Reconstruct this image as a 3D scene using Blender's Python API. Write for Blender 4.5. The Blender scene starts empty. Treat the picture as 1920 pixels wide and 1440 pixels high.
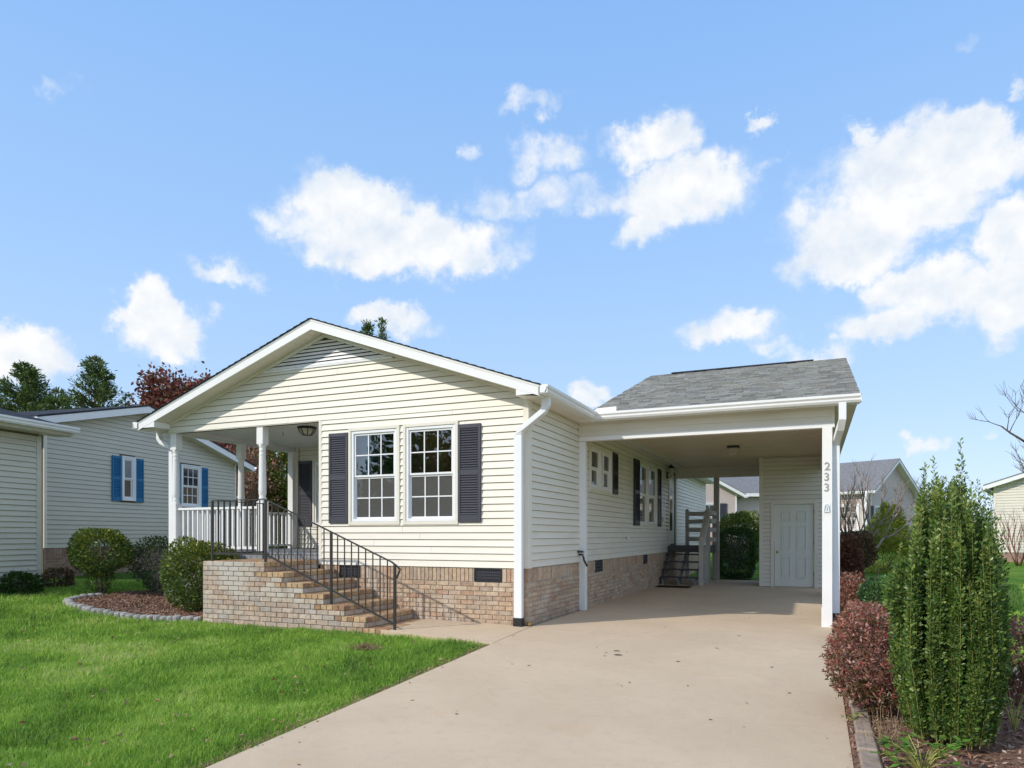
import bpy, bmesh, math, random
import numpy as np
from mathutils import Vector, Matrix
R_ = math.radians
random.seed(7); rng = np.random.default_rng(7)
scn = bpy.context.scene
col = scn.collection

# ------------------------------------------------------------------ camera, sky, sun, exposure
cd = bpy.data.cameras.new('camera'); cam = bpy.data.objects.new('camera', cd); col.objects.link(cam)
cam.location = (3.65, -8.97, 1.28); cam.rotation_euler = (R_(90), 0, R_(23.5))
cd.sensor_width = 36; cd.lens = 24.375; cd.shift_y = 0.1474; cd.clip_end = 2000; cd.clip_start = .05
scn.camera = cam
SUN = Vector((-.87, -1.2, 1.0)).normalized()
SUN_EL = math.asin(SUN.z); SUN_ROT = math.atan2(SUN.x, SUN.y)
sl = bpy.data.lights.new('sun', 'SUN'); so = bpy.data.objects.new('sun', sl); col.objects.link(so)
sl.energy = 2.0; sl.angle = R_(.8); sl.color = (1, .935, .84)
so.location = (-20, -30, 30); so.rotation_euler = SUN.to_track_quat('Z', 'Y').to_euler()
scn.view_settings.view_transform = 'Standard'; scn.view_settings.look = 'None'
scn.view_settings.gamma = 1; scn.view_settings.use_curve_mapping = False
scn.view_settings.exposure = 0.64

W = bpy.data.worlds.new('World'); scn.world = W; W.use_nodes = True
nt = W.node_tree; nt.nodes.clear(); N = nt.nodes; Lk = nt.links.new
def wn(t, **k):
    n = N.new(t)
    for a, b in k.items(): setattr(n, a, b)
    return n
def wm(op, a, b=None, c=None, clamp=False):
    n = wn('ShaderNodeMath', operation=op, use_clamp=clamp)
    for i, v in enumerate((a, b, c)):
        if v is None: continue
        if isinstance(v, (int, float)): n.inputs[i].default_value = v
        else: Lk(v, n.inputs[i])
    return n.outputs[0]
sky = wn('ShaderNodeTexSky', sky_type='NISHITA', sun_disc=False, sun_elevation=SUN_EL, sun_rotation=SUN_ROT,
         altitude=200, air_density=1.0, dust_density=.6, ozone_density=1.6)
tc = wn('ShaderNodeTexCoord'); sep = wn('ShaderNodeSeparateXYZ'); Lk(tc.outputs['Generated'], sep.inputs[0])
az = wm('MULTIPLY', wm('ARCTAN2', sep.outputs[0], sep.outputs[1]), 57.2958)
el = wm('MULTIPLY', wm('ARCSINE', sep.outputs[2]), 57.2958)
nz = wn('ShaderNodeTexNoise'); nz.inputs['Scale'].default_value = 16; nz.inputs['Detail'].default_value = 8; nz.inputs['Roughness'].default_value = .6
Lk(tc.outputs['Generated'], nz.inputs['Vector'])
nz2 = wn('ShaderNodeTexNoise'); nz2.inputs['Scale'].default_value = 22; nz2.inputs['Detail'].default_value = 11; nz2.inputs['Roughness'].default_value = .6
Lk(tc.outputs['Generated'], nz2.inputs['Vector'])
sc = wn('ShaderNodeSeparateColor'); Lk(nz.outputs['Color'], sc.inputs[0])
az2 = wm('ADD', az, wm('MULTIPLY', wm('SUBTRACT', sc.outputs[0], .5), 7.5))
el2 = wm('ADD', el, wm('MULTIPLY', wm('SUBTRACT', sc.outputs[1], .5), 6.0))
cmb = wn('ShaderNodeCombineXYZ'); Lk(az2, cmb.inputs[0]); Lk(el2, cmb.inputs[1])
# one entry per cloud puff: azimuth, elevation, half width, half height (degrees), strength
CLOUDS = [(-36.49, 24.32, 5.02, 2.24, 1), (-30.95, 22.68, 6.5, 2.13, 1), (-33.96, 21.02, 4.26, 1.37, 0.85), (-41.4, 23.64, 2.39, 1.1, 0.65),
          (-37.33, 22.44, 4.57, 1.52, 0.8), (-27.02, 22.26, 3.07, 1.76, 0.8), (-45.87, 19.14, 2.34, 0.97, 0.62), (-46.43, 18.71, 1.5, 0.56, 0.5),
          (-51.73, 16.18, 1.71, 1.75, 1), (-50.42, 14.72, 2.98, 1.87, 1), (-53.15, 15.08, 1.5, 0.8, 0.8), (-49.71, 13.69, 2.13, 1.14, 0.9),
          (-58.79, 12.15, 2.79, 1.67, 0.9), (-59.94, 12.32, 1.43, 1.71, 0.9), (-33.53, 16.66, 3.63, 1.06, 0.7), (-21.52, 32.1, 2.55, 0.82, 0.5),
          (-19.98, 28.7, 3.73, 1.52, 0.62), (-26.8, 28.87, 1.14, 0.87, 0.42), (-22.18, 25.67, 5.29, 1.36, 0.42), (-16.92, 25.81, 2.61, 1.12, 0.4),
          (-11.77, 29.17, 3.17, 1.48, 0.78), (-9.26, 25.96, 5.38, 2.26, 1), (-12.4, 23.39, 2.12, 1.52, 0.8), (-13.89, 26.0, 2.57, 1.11, 0.6),
          (-4.01, 29.43, 1.49, 0.51, 0.5), (-3.23, 26.57, 1.55, 0.7, 0.4), (6.15, 24.86, 4.99, 2.48, 1), (4.11, 22.01, 5.19, 2.79, 1),
          (10.29, 25.71, 1.83, 1.72, 1), (2.36, 19.9, 3.93, 1.63, 1), (9.37, 23.5, 3.42, 2.28, 1), (7.79, 21.62, 3.54, 2.03, 1),
          (3.42, 27.0, 1.4, 1.16, 0.9), (12.37, 19.02, 2.32, 2.13, 1), (8.74, 16.42, 4.41, 1.93, 1), (4.46, 14.88, 3.09, 1.26, 0.85),
          (12.37, 15.77, 3.18, 2.19, 1), (6.15, 17.55, 2.66, 1.43, 0.9), (-6.4, 15.73, 4.03, 1.35, 0.78), (-5.6, 16.44, 2.0, 1.1, 0.8),
          (-3.23, 14.29, 2.33, 0.79, 0.6), (0.54, 13.74, 2.21, 1.16, 0.7), (-17.35, 11.16, 1.48, 1.11, 0.8), (7.3, 6.22, 0.91, 0.75, 0.7),
          (11.2, 6.89, 0.89, 0.43, 0.3), (-57.59, 28.8, 1.03, 0.72, 0.32), (-55.74, 29.03, 1.58, 0.43, 0.16), (9.06, 30.76, 1.06, 0.47, 0.25),
          (12.8, 27.87, 0.57, 0.77, 0.5)]
cur = None
for (a, e, sa, se, st) in CLOUDS:
    v = wn('ShaderNodeVectorMath', operation='SUBTRACT'); Lk(cmb.outputs[0], v.inputs[0]); v.inputs[1].default_value = (a, e, 0)
    m = wn('ShaderNodeVectorMath', operation='MULTIPLY'); Lk(v.outputs[0], m.inputs[0]); m.inputs[1].default_value = (1/sa, 1/se, 0)
    l = wn('ShaderNodeVectorMath', operation='LENGTH'); Lk(m.outputs[0], l.inputs[0])
    mr = wn('ShaderNodeMapRange', interpolation_type='SMOOTHSTEP'); Lk(l.outputs['Value'], mr.inputs[0])
    mr.inputs[1].default_value = 1.6; mr.inputs[2].default_value = .3; mr.inputs[3].default_value = 0; mr.inputs[4].default_value = st
    cur = mr.outputs[0] if cur is None else wm('MAXIMUM', cur, mr.outputs[0])
# unseen clouds all round beyond the patch above, cover raised to add fill light
wv = wn('ShaderNodeTexNoise'); wv.inputs['Scale'].default_value = 3.2; wv.inputs['Detail'].default_value = 3
mp = wn('ShaderNodeMapping'); mp.inputs['Scale'].default_value = (1, 1, 1.8); Lk(tc.outputs['Generated'], mp.inputs[0]); Lk(mp.outputs[0], wv.inputs['Vector'])
far = wn('ShaderNodeMapRange', interpolation_type='SMOOTHSTEP'); Lk(wv.outputs['Fac'], far.inputs[0])
far.inputs[1].default_value = .45; far.inputs[2].default_value = .64
azd = wm('ABSOLUTE', wm('ADD', az, 23.5))
msk = wn('ShaderNodeMapRange', interpolation_type='SMOOTHSTEP'); Lk(azd, msk.inputs[0]); msk.inputs[1].default_value = 42; msk.inputs[2].default_value = 55
cur = wm('MAXIMUM', cur, wm('MULTIPLY', far.outputs[0], msk.outputs[0]))
dens = wm('ADD', cur, wm('MULTIPLY', wm('SUBTRACT', nz2.outputs['Fac'], .5), wm('MULTIPLY', wm('MINIMUM', cur, .45), 3.3)))
dm = wn('ShaderNodeMapRange', interpolation_type='SMOOTHSTEP'); Lk(dens, dm.inputs[0]); dm.inputs[1].default_value = .06; dm.inputs[2].default_value = .82
off_ = wn('ShaderNodeVectorMath', operation='ADD'); Lk(tc.outputs['Generated'], off_.inputs[0]); off_.inputs[1].default_value = (0, 0, .022)
nz3 = wn('ShaderNodeTexNoise'); nz3.inputs['Scale'].default_value = 14; nz3.inputs['Detail'].default_value = 7; nz3.inputs['Roughness'].default_value = .55; Lk(off_.outputs[0], nz3.inputs['Vector'])
nz4 = wn('ShaderNodeTexNoise'); nz4.inputs['Scale'].default_value = 14; nz4.inputs['Detail'].default_value = 7; nz4.inputs['Roughness'].default_value = .55; Lk(tc.outputs['Generated'], nz4.inputs['Vector'])
lit_ = wm('ADD', wm('MULTIPLY', wm('SUBTRACT', nz4.outputs['Fac'], nz3.outputs['Fac']), 3.6), .62, clamp=True)
ccol = wn('ShaderNodeMix', data_type='RGBA'); Lk(lit_, ccol.inputs[0]); unused_ = (wm('MULTIPLY', wm('SUBTRACT', wm('ADD', dens, wm('MULTIPLY', wm('SUBTRACT', sc.outputs[2], .5), 1.6)), .35), 1.5, clamp=True))
ccol.inputs[6].default_value = (3.25, 3.6, 4.05, 1); ccol.inputs[7].default_value = (4.25, 4.28, 4.32, 1)
tint = wn('ShaderNodeMix', data_type='RGBA', blend_type='MULTIPLY'); tint.inputs[0].default_value = 1
Lk(sky.outputs[0], tint.inputs[6]); tint.inputs[7].default_value = (1.42, 1.32, 1.30, 1)
gr = wn('ShaderNodeValToRGB'); ge = gr.color_ramp.elements
ge[0].position = 0; ge[0].color = (2.7/5, 3.45/5, 4.45/5, 1); ge[1].position = 1; ge[1].color = (.85/5, 1.85/5, 3.9/5, 1)
for q_, c_ in ((.16, (2.1, 3.05, 4.45)), (.36, (1.62, 2.7, 4.4)), (.62, (1.18, 2.28, 4.25))): z_ = ge.new(q_); z_.color = (c_[0]/5, c_[1]/5, c_[2]/5, 1)
Lk(wm('DIVIDE', wm('MAXIMUM', el, 0), 60, clamp=True), gr.inputs[0])
gs = wn('ShaderNodeVectorMath', operation='SCALE'); Lk(gr.outputs[0], gs.inputs[0]); gs.inputs['Scale'].default_value = 4.75
sky2 = wn('ShaderNodeMix', data_type='RGBA'); sky2.inputs[0].default_value = .9; Lk(tint.outputs[2], sky2.inputs[6]); Lk(gs.outputs[0], sky2.inputs[7]); tint = sky2
mx = wn('ShaderNodeMix', data_type='RGBA'); Lk(dm.outputs[0], mx.inputs[0]); Lk(tint.outputs[2], mx.inputs[6]); Lk(ccol.outputs[2], mx.inputs[7])
bg = wn('ShaderNodeBackground'); bg.inputs[1].default_value = .15; Lk(mx.outputs[2], bg.inputs[0])
wo = wn('ShaderNodeOutputWorld'); Lk(bg.outputs[0], wo.inputs[0])

# ------------------------------------------------------------------ materials
def mat(name, base, rough=.6, spec=.5, var=0, vscale=4, bump=0, bscale=40, island=None, metal=0, transl=0, stretch=(1, 1, 1),
        stain=None, darkscale=1.2, lines=None):
    """base colour with a noise variation, optional random colour per piece (island = list of colours), fine bump."""
    m = bpy.data.materials.new(name); m.use_nodes = True; t = m.node_tree; t.nodes.clear(); K = t.links.new
    def nn(ty, **k):
        n = t.nodes.new(ty)
        for a, b in k.items(): setattr(n, a, b)
        return n
    out = nn('ShaderNodeOutputMaterial'); p = nn('ShaderNodeBsdfPrincipled')
    p.inputs['Roughness'].default_value = rough; p.inputs['Specular IOR Level'].default_value = spec; p.inputs['Metallic'].default_value = metal
    geo = nn('ShaderNodeNewGeometry'); tcn = nn('ShaderNodeTexCoord'); oi = nn('ShaderNodeObjectInfo')
    mpn = nn('ShaderNodeMapping'); mpn.inputs['Scale'].default_value = stretch; K(geo.outputs['Position'], mpn.inputs[0])
    pos = mpn.outputs[0]
    cur = None
    if island:
        ad = nn('ShaderNodeMath', operation='ADD'); K(geo.outputs['Random Per Island'], ad.inputs[0]); K(oi.outputs['Random'], ad.inputs[1])
        fr = nn('ShaderNodeMath', operation='FRACT'); K(ad.outputs[0], fr.inputs[0])
        rp = nn('ShaderNodeValToRGB'); rp.color_ramp.interpolation = 'LINEAR'; e = rp.color_ramp.elements
        n = len(island); e[0].color = (*island[0], 1); e[0].position = 0
        e[1].color = (*island[-1], 1); e[1].position = 1
        for i in range(1, n-1): q = e.new(i/(n-1)); q.color = (*island[i], 1)
        K(fr.outputs[0], rp.inputs[0]); cur = rp.outputs[0]
    if var or stain:
        no = nn('ShaderNodeTexNoise'); no.inputs['Scale'].default_value = vscale; no.inputs['Detail'].default_value = 6; no.inputs['Roughness'].default_value = .62
        K(pos, no.inputs['Vector'])
        mr = nn('ShaderNodeMapRange'); K(no.outputs['Fac'], mr.inputs[0]); mr.inputs[1].default_value = .3; mr.inputs[2].default_value = .7
        mr.inputs[3].default_value = 1-var; mr.inputs[4].default_value = 1+var
        mul = nn('ShaderNodeVectorMath', operation='SCALE')
        if cur: K(cur, mul.inputs[0])
        else: mul.inputs[0].default_value = base
        K(mr.outputs[0], mul.inputs['Scale']); cur = mul.outputs[0]
    if stain:
        scol, ssc, lo, hi, amt = stain
        n2 = nn('ShaderNodeTexNoise'); n2.inputs['Scale'].default_value = ssc; n2.inputs['Detail'].default_value = 5; K(pos, n2.inputs['Vector'])
        m2 = nn('ShaderNodeMapRange', interpolation_type='SMOOTHSTEP'); K(n2.outputs['Fac'], m2.inputs[0]); m2.inputs[1].default_value = lo; m2.inputs[2].default_value = hi; m2.inputs[4].default_value = amt
        mi = nn('ShaderNodeMix', data_type='RGBA'); K(m2.outputs[0], mi.inputs[0]); K(cur, mi.inputs[6]); mi.inputs[7].default_value = (*scol, 1); cur = mi.outputs[2]
    if cur: K(cur, p.inputs['Base Color'])
    else: p.inputs['Base Color'].default_value = (*base, 1)
    if bump:
        nb = nn('ShaderNodeTexNoise'); nb.inputs['Scale'].default_value = bscale; nb.inputs['Detail'].default_value = 5; K(pos, nb.inputs['Vector'])
        bp = nn('ShaderNodeBump'); bp.inputs['Strength'].default_value = bump; bp.inputs['Distance'].default_value = .01
        K(nb.outputs['Fac'], bp.inputs['Height']); K(bp.outputs[0], p.inputs['Normal'])
    last = p.outputs[0]
    if transl:
        tr = nn('ShaderNodeBsdfTranslucent')
        if cur: K(cur, tr.inputs[0])
        else: tr.inputs[0].default_value = (*base, 1)
        ms = nn('ShaderNodeMixShader'); ms.inputs[0].default_value = transl; K(last, ms.inputs[1]); K(tr.outputs[0], ms.inputs[2]); last = ms.outputs[0]
    K(last, out.inputs[0])
    return m
M = {}
M['siding'] = mat('cream_vinyl', (.79, .745, .65), .48, .35, island=[(.80, .755, .66), (.775, .73, .635), (.805, .765, .675), (.785, .74, .64), (.80, .76, .66)], var=.04, vscale=1.5, bump=.06, bscale=30, stretch=(1, 1, 6), stain=((.55, .49, .38), 1.1, .54, .8, .3))
M['shade_backing'] = mat('shadow_line_backing', (.17, .135, .095), .9, .1)  # wall backing, coloured dark so gaps between boards read as lip shadow
M['siding2'] = mat('grey_cream_vinyl', (.60, .575, .475), .5, .35, var=.04, vscale=1.5, bump=.06, stretch=(1, 1, 6), stain=((.4, .37, .28), 1.3, .55, .8, .25))
M['sidpink'] = mat('taupe_vinyl', (.60, .50, .46), .5, .35, var=.05, vscale=1.2)
M['sidcream'] = mat('pale_vinyl', (.72, .68, .58), .5, .35, var=.05, vscale=1.2)
M['trim'] = mat('cream_trim', (.80, .755, .65), .45, .4, var=.03, vscale=2)
M['white'] = mat('white_paint', (.86, .855, .84), .38, .45, var=.025, vscale=3, bump=.02, stain=((.6, .6, .57), 2.5, .58, .85, .2))
M['vinylwhite'] = mat('white_vinyl', (.86, .865, .875), .3, .5, var=.02, vscale=3)
M['soffit'] = mat('soffit_vinyl', (.78, .73, .63), .5, .3, var=.03, vscale=3)
M['ceil'] = mat('porch_ceiling_vinyl', (.76, .76, .74), .5, .3, var=.03, vscale=3)
M['tanceil'] = mat('carport_ceiling_vinyl', (.74, .63, .47), .5, .3, var=.04, vscale=2, stain=((.5, .42, .3), 1.0, .5, .8, .3))
M['doorp'] = mat('door_paint', (.76, .78, .71), .4, .4, var=.03, vscale=3)
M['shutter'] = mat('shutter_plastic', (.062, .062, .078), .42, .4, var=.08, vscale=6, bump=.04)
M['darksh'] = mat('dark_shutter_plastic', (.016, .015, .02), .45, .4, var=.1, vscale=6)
M['blue'] = mat('blue_shutter_plastic', (.02, .165, .34), .5, .35, var=.08, vscale=6)
M['iron'] = mat('painted_iron', (.035, .033, .032), .42, .5, var=.25, vscale=25, bump=.1, bscale=120)
M['black'] = mat('black_plastic', (.02, .02, .022), .4, .5)
M['brass'] = mat('brass', (.7, .48, .16), .25, .5, metal=1)
M['greywood'] = mat('grey_painted_wood', (.26, .265, .275), .6, .3, var=.12, vscale=8, bump=.15, bscale=40, stretch=(1, 1, 1))
M['darkwood'] = mat('dark_painted_wood', (.085, .085, .09), .6, .3, var=.15, vscale=8, bump=.15)
M['taupewood'] = mat('taupe_painted_wood', (.55, .52, .48), .6, .3, var=.08, vscale=7, bump=.12)
BR = [(0.52, 0.382, 0.261), (0.57, 0.439, 0.313), (0.45, 0.315, 0.217), (0.59, 0.458, 0.335), (0.4, 0.315, 0.244), (0.55, 0.392, 0.261), (0.48, 0.363, 0.27), (0.6, 0.477, 0.357), (0.46, 0.277, 0.183), (0.52, 0.401, 0.287), (0.42, 0.286, 0.2)]
def brickmat(name, cols, st):
    m = mat(name, (.4, .3, .2), .85, .15, var=.26, vscale=16, bump=.9, bscale=85, island=cols, stretch=(1, 1, 1), stain=st)
    return m
M['brick'] = brickmat('tumbled_brick', BR, ((.64, .57, .48), 2.1, .52, .74, .5))
M['brick_step'] = brickmat('step_brick', [(.50, .375, .28), (.56, .44, .35), (.42, .30, .23), (.58, .47, .38), (.43, .37, .32), (.52, .38, .27), (.52, .42, .34), (.38, .31, .26)], ((.60, .56, .50), 1.5, .48, .64, .72))
M['brick_tread'] = brickmat('tread_brick', [(.50, .34, .19), (.58, .42, .26), (.40, .23, .13), (.34, .22, .15), (.56, .38, .22), (.50, .30, .17)], ((.5, .42, .3), 2.5, .55, .8, .4))
M['brick2'] = brickmat('red_brick', [(.36, .20, .15), (.27, .19, .16), (.42, .28, .21), (.22, .17, .15), (.42, .25, .18)], ((.5, .45, .4), 2.3, .55, .75, .2))
M['mortar_dark'] = mat('weathered_mortar', (.27, .22, .18), .95, .1, var=.25, vscale=12, bump=.5, bscale=120)
M['mortar'] = mat('mortar', (.50, .44, .37), .95, .1, var=.15, vscale=12, bump=.5, bscale=120)
M['shingle'] = mat('asphalt_shingle', (.2, .2, .2), .95, .1, var=.22, vscale=60, bump=.6, bscale=300, island=[(.26, .26, .235), (.32, .315, .285), (.19, .19, .18), (.36, .355, .32), (.29, .288, .262), (.23, .23, .215)])
M['shingle_dark'] = mat('dark_asphalt_shingle', (.05, .055, .065), .95, .1, var=.35, vscale=9, bump=.6, bscale=200, stretch=(1, 1, 3))
M['shingle_far'] = mat('grey_asphalt_shingle', (.21, .21, .215), .95, .1, var=.2, vscale=8, bump=.3, bscale=100)
M['roofedge'] = mat('roof_edge_shingle', (.06, .06, .065), .9, .1, var=.2, vscale=20)
M['rubber'] = mat('doormat_rubber', (.03, .014, .012), .9, .1, var=.2, vscale=40, bump=.5)
M['wallint'] = mat('interior_paint', (.32, .31, .25), .8, .2)
M['floorint'] = mat('interior_floor', (.25, .18, .12), .6, .3)
M['curtain'] = mat('blue_curtain', (.10, .34, .52), .8, .1, var=.3, vscale=6)
M['concrete_edge'] = mat('edging_concrete', (.40, .38, .35), .9, .1, var=.25, vscale=14, bump=.7, bscale=80, stain=((.12, .13, .09), 6, .5, .75, .5))
M['paver'] = mat('paver_concrete', (.36, .28, .22), .9, .1, var=.25, vscale=10, bump=.8, bscale=60)
M['mulch'] = mat('bark_mulch', (.2, .1, .06), .95, .1, island=[(.26, .135, .085), (.38, .22, .15), (.14, .075, .05), (.48, .33, .24), (.30, .15, .10), (.56, .42, .32)], var=.15, vscale=30)
M['soil'] = mat('bed_soil', (.19, .11, .075), .95, .1, var=.4, vscale=25, bump=1, bscale=60)
M['bark'] = mat('bark', (.16, .125, .095), .9, .1, var=.3, vscale=20, bump=.6)
M['palebark'] = mat('pale_bark', (.36, .29, .24), .85, .1, var=.25, vscale=14, bump=.4)
M['redstem'] = mat('red_stem', (.23, .10, .075), .8, .2, var=.3, vscale=14)
M['greenstem'] = mat('green_stem', (.34, .34, .09), .6, .3, var=.2, vscale=20)
def leafm(name, cols, rough=.4, spec=.5, tr=.22, var=.25, vs=5): return mat(name, cols[0], rough, spec, island=cols, var=var, vscale=vs, transl=tr)
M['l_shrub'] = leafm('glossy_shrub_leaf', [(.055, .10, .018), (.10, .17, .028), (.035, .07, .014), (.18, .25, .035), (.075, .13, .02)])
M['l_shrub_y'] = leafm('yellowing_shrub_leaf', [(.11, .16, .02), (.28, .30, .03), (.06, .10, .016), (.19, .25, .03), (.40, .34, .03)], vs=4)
M['l_shrub_d'] = leafm('dull_shrub_leaf', [(.045, .07, .03), (.07, .10, .04), (.03, .045, .02), (.10, .12, .05)])
M['l_holly'] = leafm('holly_leaf', [(.05, .12, .024), (.11, .21, .035), (.03, .075, .018), (.26, .35, .075), (.08, .16, .03)], rough=.36, spec=.55)
M['l_hollytip'] = leafm('young_holly_leaf', [(.22, .30, .06), (.14, .23, .045), (.30, .34, .09), (.16, .25, .05)], rough=.32)
M['l_nand'] = leafm('red_shrub_leaf', [(.25, .09, .065), (.36, .17, .125), (.14, .06, .04), (.56, .35, .28), (.42, .06, .055), (.22, .13, .07), (.16, .12, .045), (.40, .22, .17)], rough=.4, vs=4)  # palest pinks stand in for glossy highlights, mixed in leaf by leaf
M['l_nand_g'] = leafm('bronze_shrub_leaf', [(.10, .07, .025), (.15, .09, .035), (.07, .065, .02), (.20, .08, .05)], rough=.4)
M['l_box'] = leafm('boxwood_leaf', [(.08, .20, .05), (.14, .28, .08), (.05, .12, .035), (.24, .38, .14)], rough=.35)
M['l_cyp'] = leafm('golden_cypress_leaf', [(.13, .19, .015), (.22, .28, .02), (.07, .11, .012), (.28, .33, .03)], rough=.6, vs=2.5)
M['l_hyd'] = leafm('dry_brown_leaf', [(.20, .08, .04), (.10, .045, .03), (.28, .13, .07), (.06, .03, .02)], rough=.7)
M['l_hedge'] = leafm('hedge_leaf', [(.03, .08, .012), (.06, .13, .02), (.02, .05, .01), (.09, .17, .03)])
M['l_cedar'] = leafm('cedar_spray', [(.07, .14, .028), (.12, .20, .035), (.045, .095, .02), (.20, .23, .05)], rough=.6, vs=1.5)
M['l_red'] = leafm('autumn_leaf', [(.20, .035, .03), (.30, .07, .05), (.12, .03, .025), (.26, .12, .06), (.10, .09, .03)], rough=.5, vs=1.0)
M['l_russet'] = leafm('russet_leaf', [(.32, .18, .11), (.42, .20, .12), (.20, .12, .07), (.28, .22, .09)], rough=.6, vs=1.5)
M['l_bright'] = leafm('bright_green_leaf', [(.10, .24, .03), (.16, .32, .05), (.07, .17, .025), (.24, .34, .05)], rough=.35)
M['l_fallen'] = leafm('fallen_leaf', [(.42, .25, .12), (.55, .38, .26), (.30, .13, .06), (.5, .34, .18), (.16, .09, .05)], rough=.8)
M['straw'] = leafm('dead_grass', [(.45, .32, .17), (.52, .40, .24), (.33, .21, .1)], rough=.8)

def grass_mat(name, blade):
    m = bpy.data.materials.new(name); m.use_nodes = True; t = m.node_tree; t.nodes.clear(); K = t.links.new
    nn = t.nodes.new
    geo = nn('ShaderNodeNewGeometry'); p = nn('ShaderNodeBsdfPrincipled'); out = nn('ShaderNodeOutputMaterial')
    n1 = nn('ShaderNodeTexNoise'); n1.inputs['Scale'].default_value = .75; n1.inputs['Detail'].default_value = 4; K(geo.outputs['Position'], n1.inputs['Vector'])
    n2 = nn('ShaderNodeTexNoise'); n2.inputs['Scale'].default_value = 5; n2.inputs['Detail'].default_value = 5; K(geo.outputs['Position'], n2.inputs['Vector'])
    a = nn('ShaderNodeMath'); a.operation = 'MULTIPLY_ADD'; K(n2.outputs['Fac'], a.inputs[0]); a.inputs[1].default_value = .45; 
    b = nn('ShaderNodeMath'); b.operation = 'MULTIPLY_ADD'; K(n1.outputs['Fac'], b.inputs[0]); b.inputs[1].default_value = 1.35; b.inputs[2].default_value = -.42; K(b.outputs[0], a.inputs[2])
    last = a.outputs[0]
    if blade:
        c = nn('ShaderNodeMath'); c.operation = 'MULTIPLY_ADD'; K(geo.outputs['Random Per Island'], c.inputs[0]); c.inputs[1].default_value = .42; K(last, c.inputs[2])
        d = nn('ShaderNodeMath'); d.operation = 'SUBTRACT'; K(c.outputs[0], d.inputs[0]); d.inputs[1].default_value = .2; last = d.outputs[0]
    rp = nn('ShaderNodeValToRGB'); e = rp.color_ramp.elements
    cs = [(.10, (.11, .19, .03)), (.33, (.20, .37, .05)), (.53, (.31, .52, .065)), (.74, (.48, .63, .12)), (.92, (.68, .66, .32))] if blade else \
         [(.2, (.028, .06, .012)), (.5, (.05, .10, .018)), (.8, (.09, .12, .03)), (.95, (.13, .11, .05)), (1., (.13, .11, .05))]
    e[0].position, e[0].color = cs[0][0], (*cs[0][1], 1); e[1].position, e[1].color = cs[-1][0], (*cs[-1][1], 1)
    for q, cc in cs[1:-1]: z = e.new(q); z.color = (*cc, 1)
    K(last, rp.inputs[0])
    colo = rp.outputs[0]
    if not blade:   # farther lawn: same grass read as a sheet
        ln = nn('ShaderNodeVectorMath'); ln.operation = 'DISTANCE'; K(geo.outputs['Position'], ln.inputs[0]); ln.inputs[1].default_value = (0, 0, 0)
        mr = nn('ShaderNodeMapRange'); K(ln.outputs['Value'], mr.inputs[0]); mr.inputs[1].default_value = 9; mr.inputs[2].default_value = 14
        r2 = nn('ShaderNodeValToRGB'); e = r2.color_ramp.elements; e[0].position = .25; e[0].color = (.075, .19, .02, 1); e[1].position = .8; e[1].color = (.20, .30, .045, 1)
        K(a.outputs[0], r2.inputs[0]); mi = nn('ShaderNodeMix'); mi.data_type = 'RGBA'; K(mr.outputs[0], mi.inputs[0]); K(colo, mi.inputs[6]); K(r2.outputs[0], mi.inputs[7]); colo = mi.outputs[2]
        nb = nn('ShaderNodeTexNoise'); nb.inputs['Scale'].default_value = 35; nb.inputs['Detail'].default_value = 6; K(geo.outputs['Position'], nb.inputs['Vector'])
        bp = nn('ShaderNodeBump'); bp.inputs['Strength'].default_value = 1; bp.inputs['Distance'].default_value = .05; K(nb.outputs['Fac'], bp.inputs['Height']); K(bp.outputs[0], p.inputs['Normal'])
    K(colo, p.inputs['Base Color']); p.inputs['Roughness'].default_value = .5 if blade else .9; p.inputs['Specular IOR Level'].default_value = .35 if blade else .1
    if blade:
        tr = nn('ShaderNodeBsdfTranslucent'); K(colo, tr.inputs[0]); ms = nn('ShaderNodeMixShader'); ms.inputs[0].default_value = .38; K(p.outputs[0], ms.inputs[1]); K(tr.outputs[0], ms.inputs[2]); K(ms.outputs[0], out.inputs[0])
    else: K(p.outputs[0], out.inputs[0])
    return m
M['blade'] = grass_mat('grass_blade', True); M['lawn'] = grass_mat('lawn_sheet', False)

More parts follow.
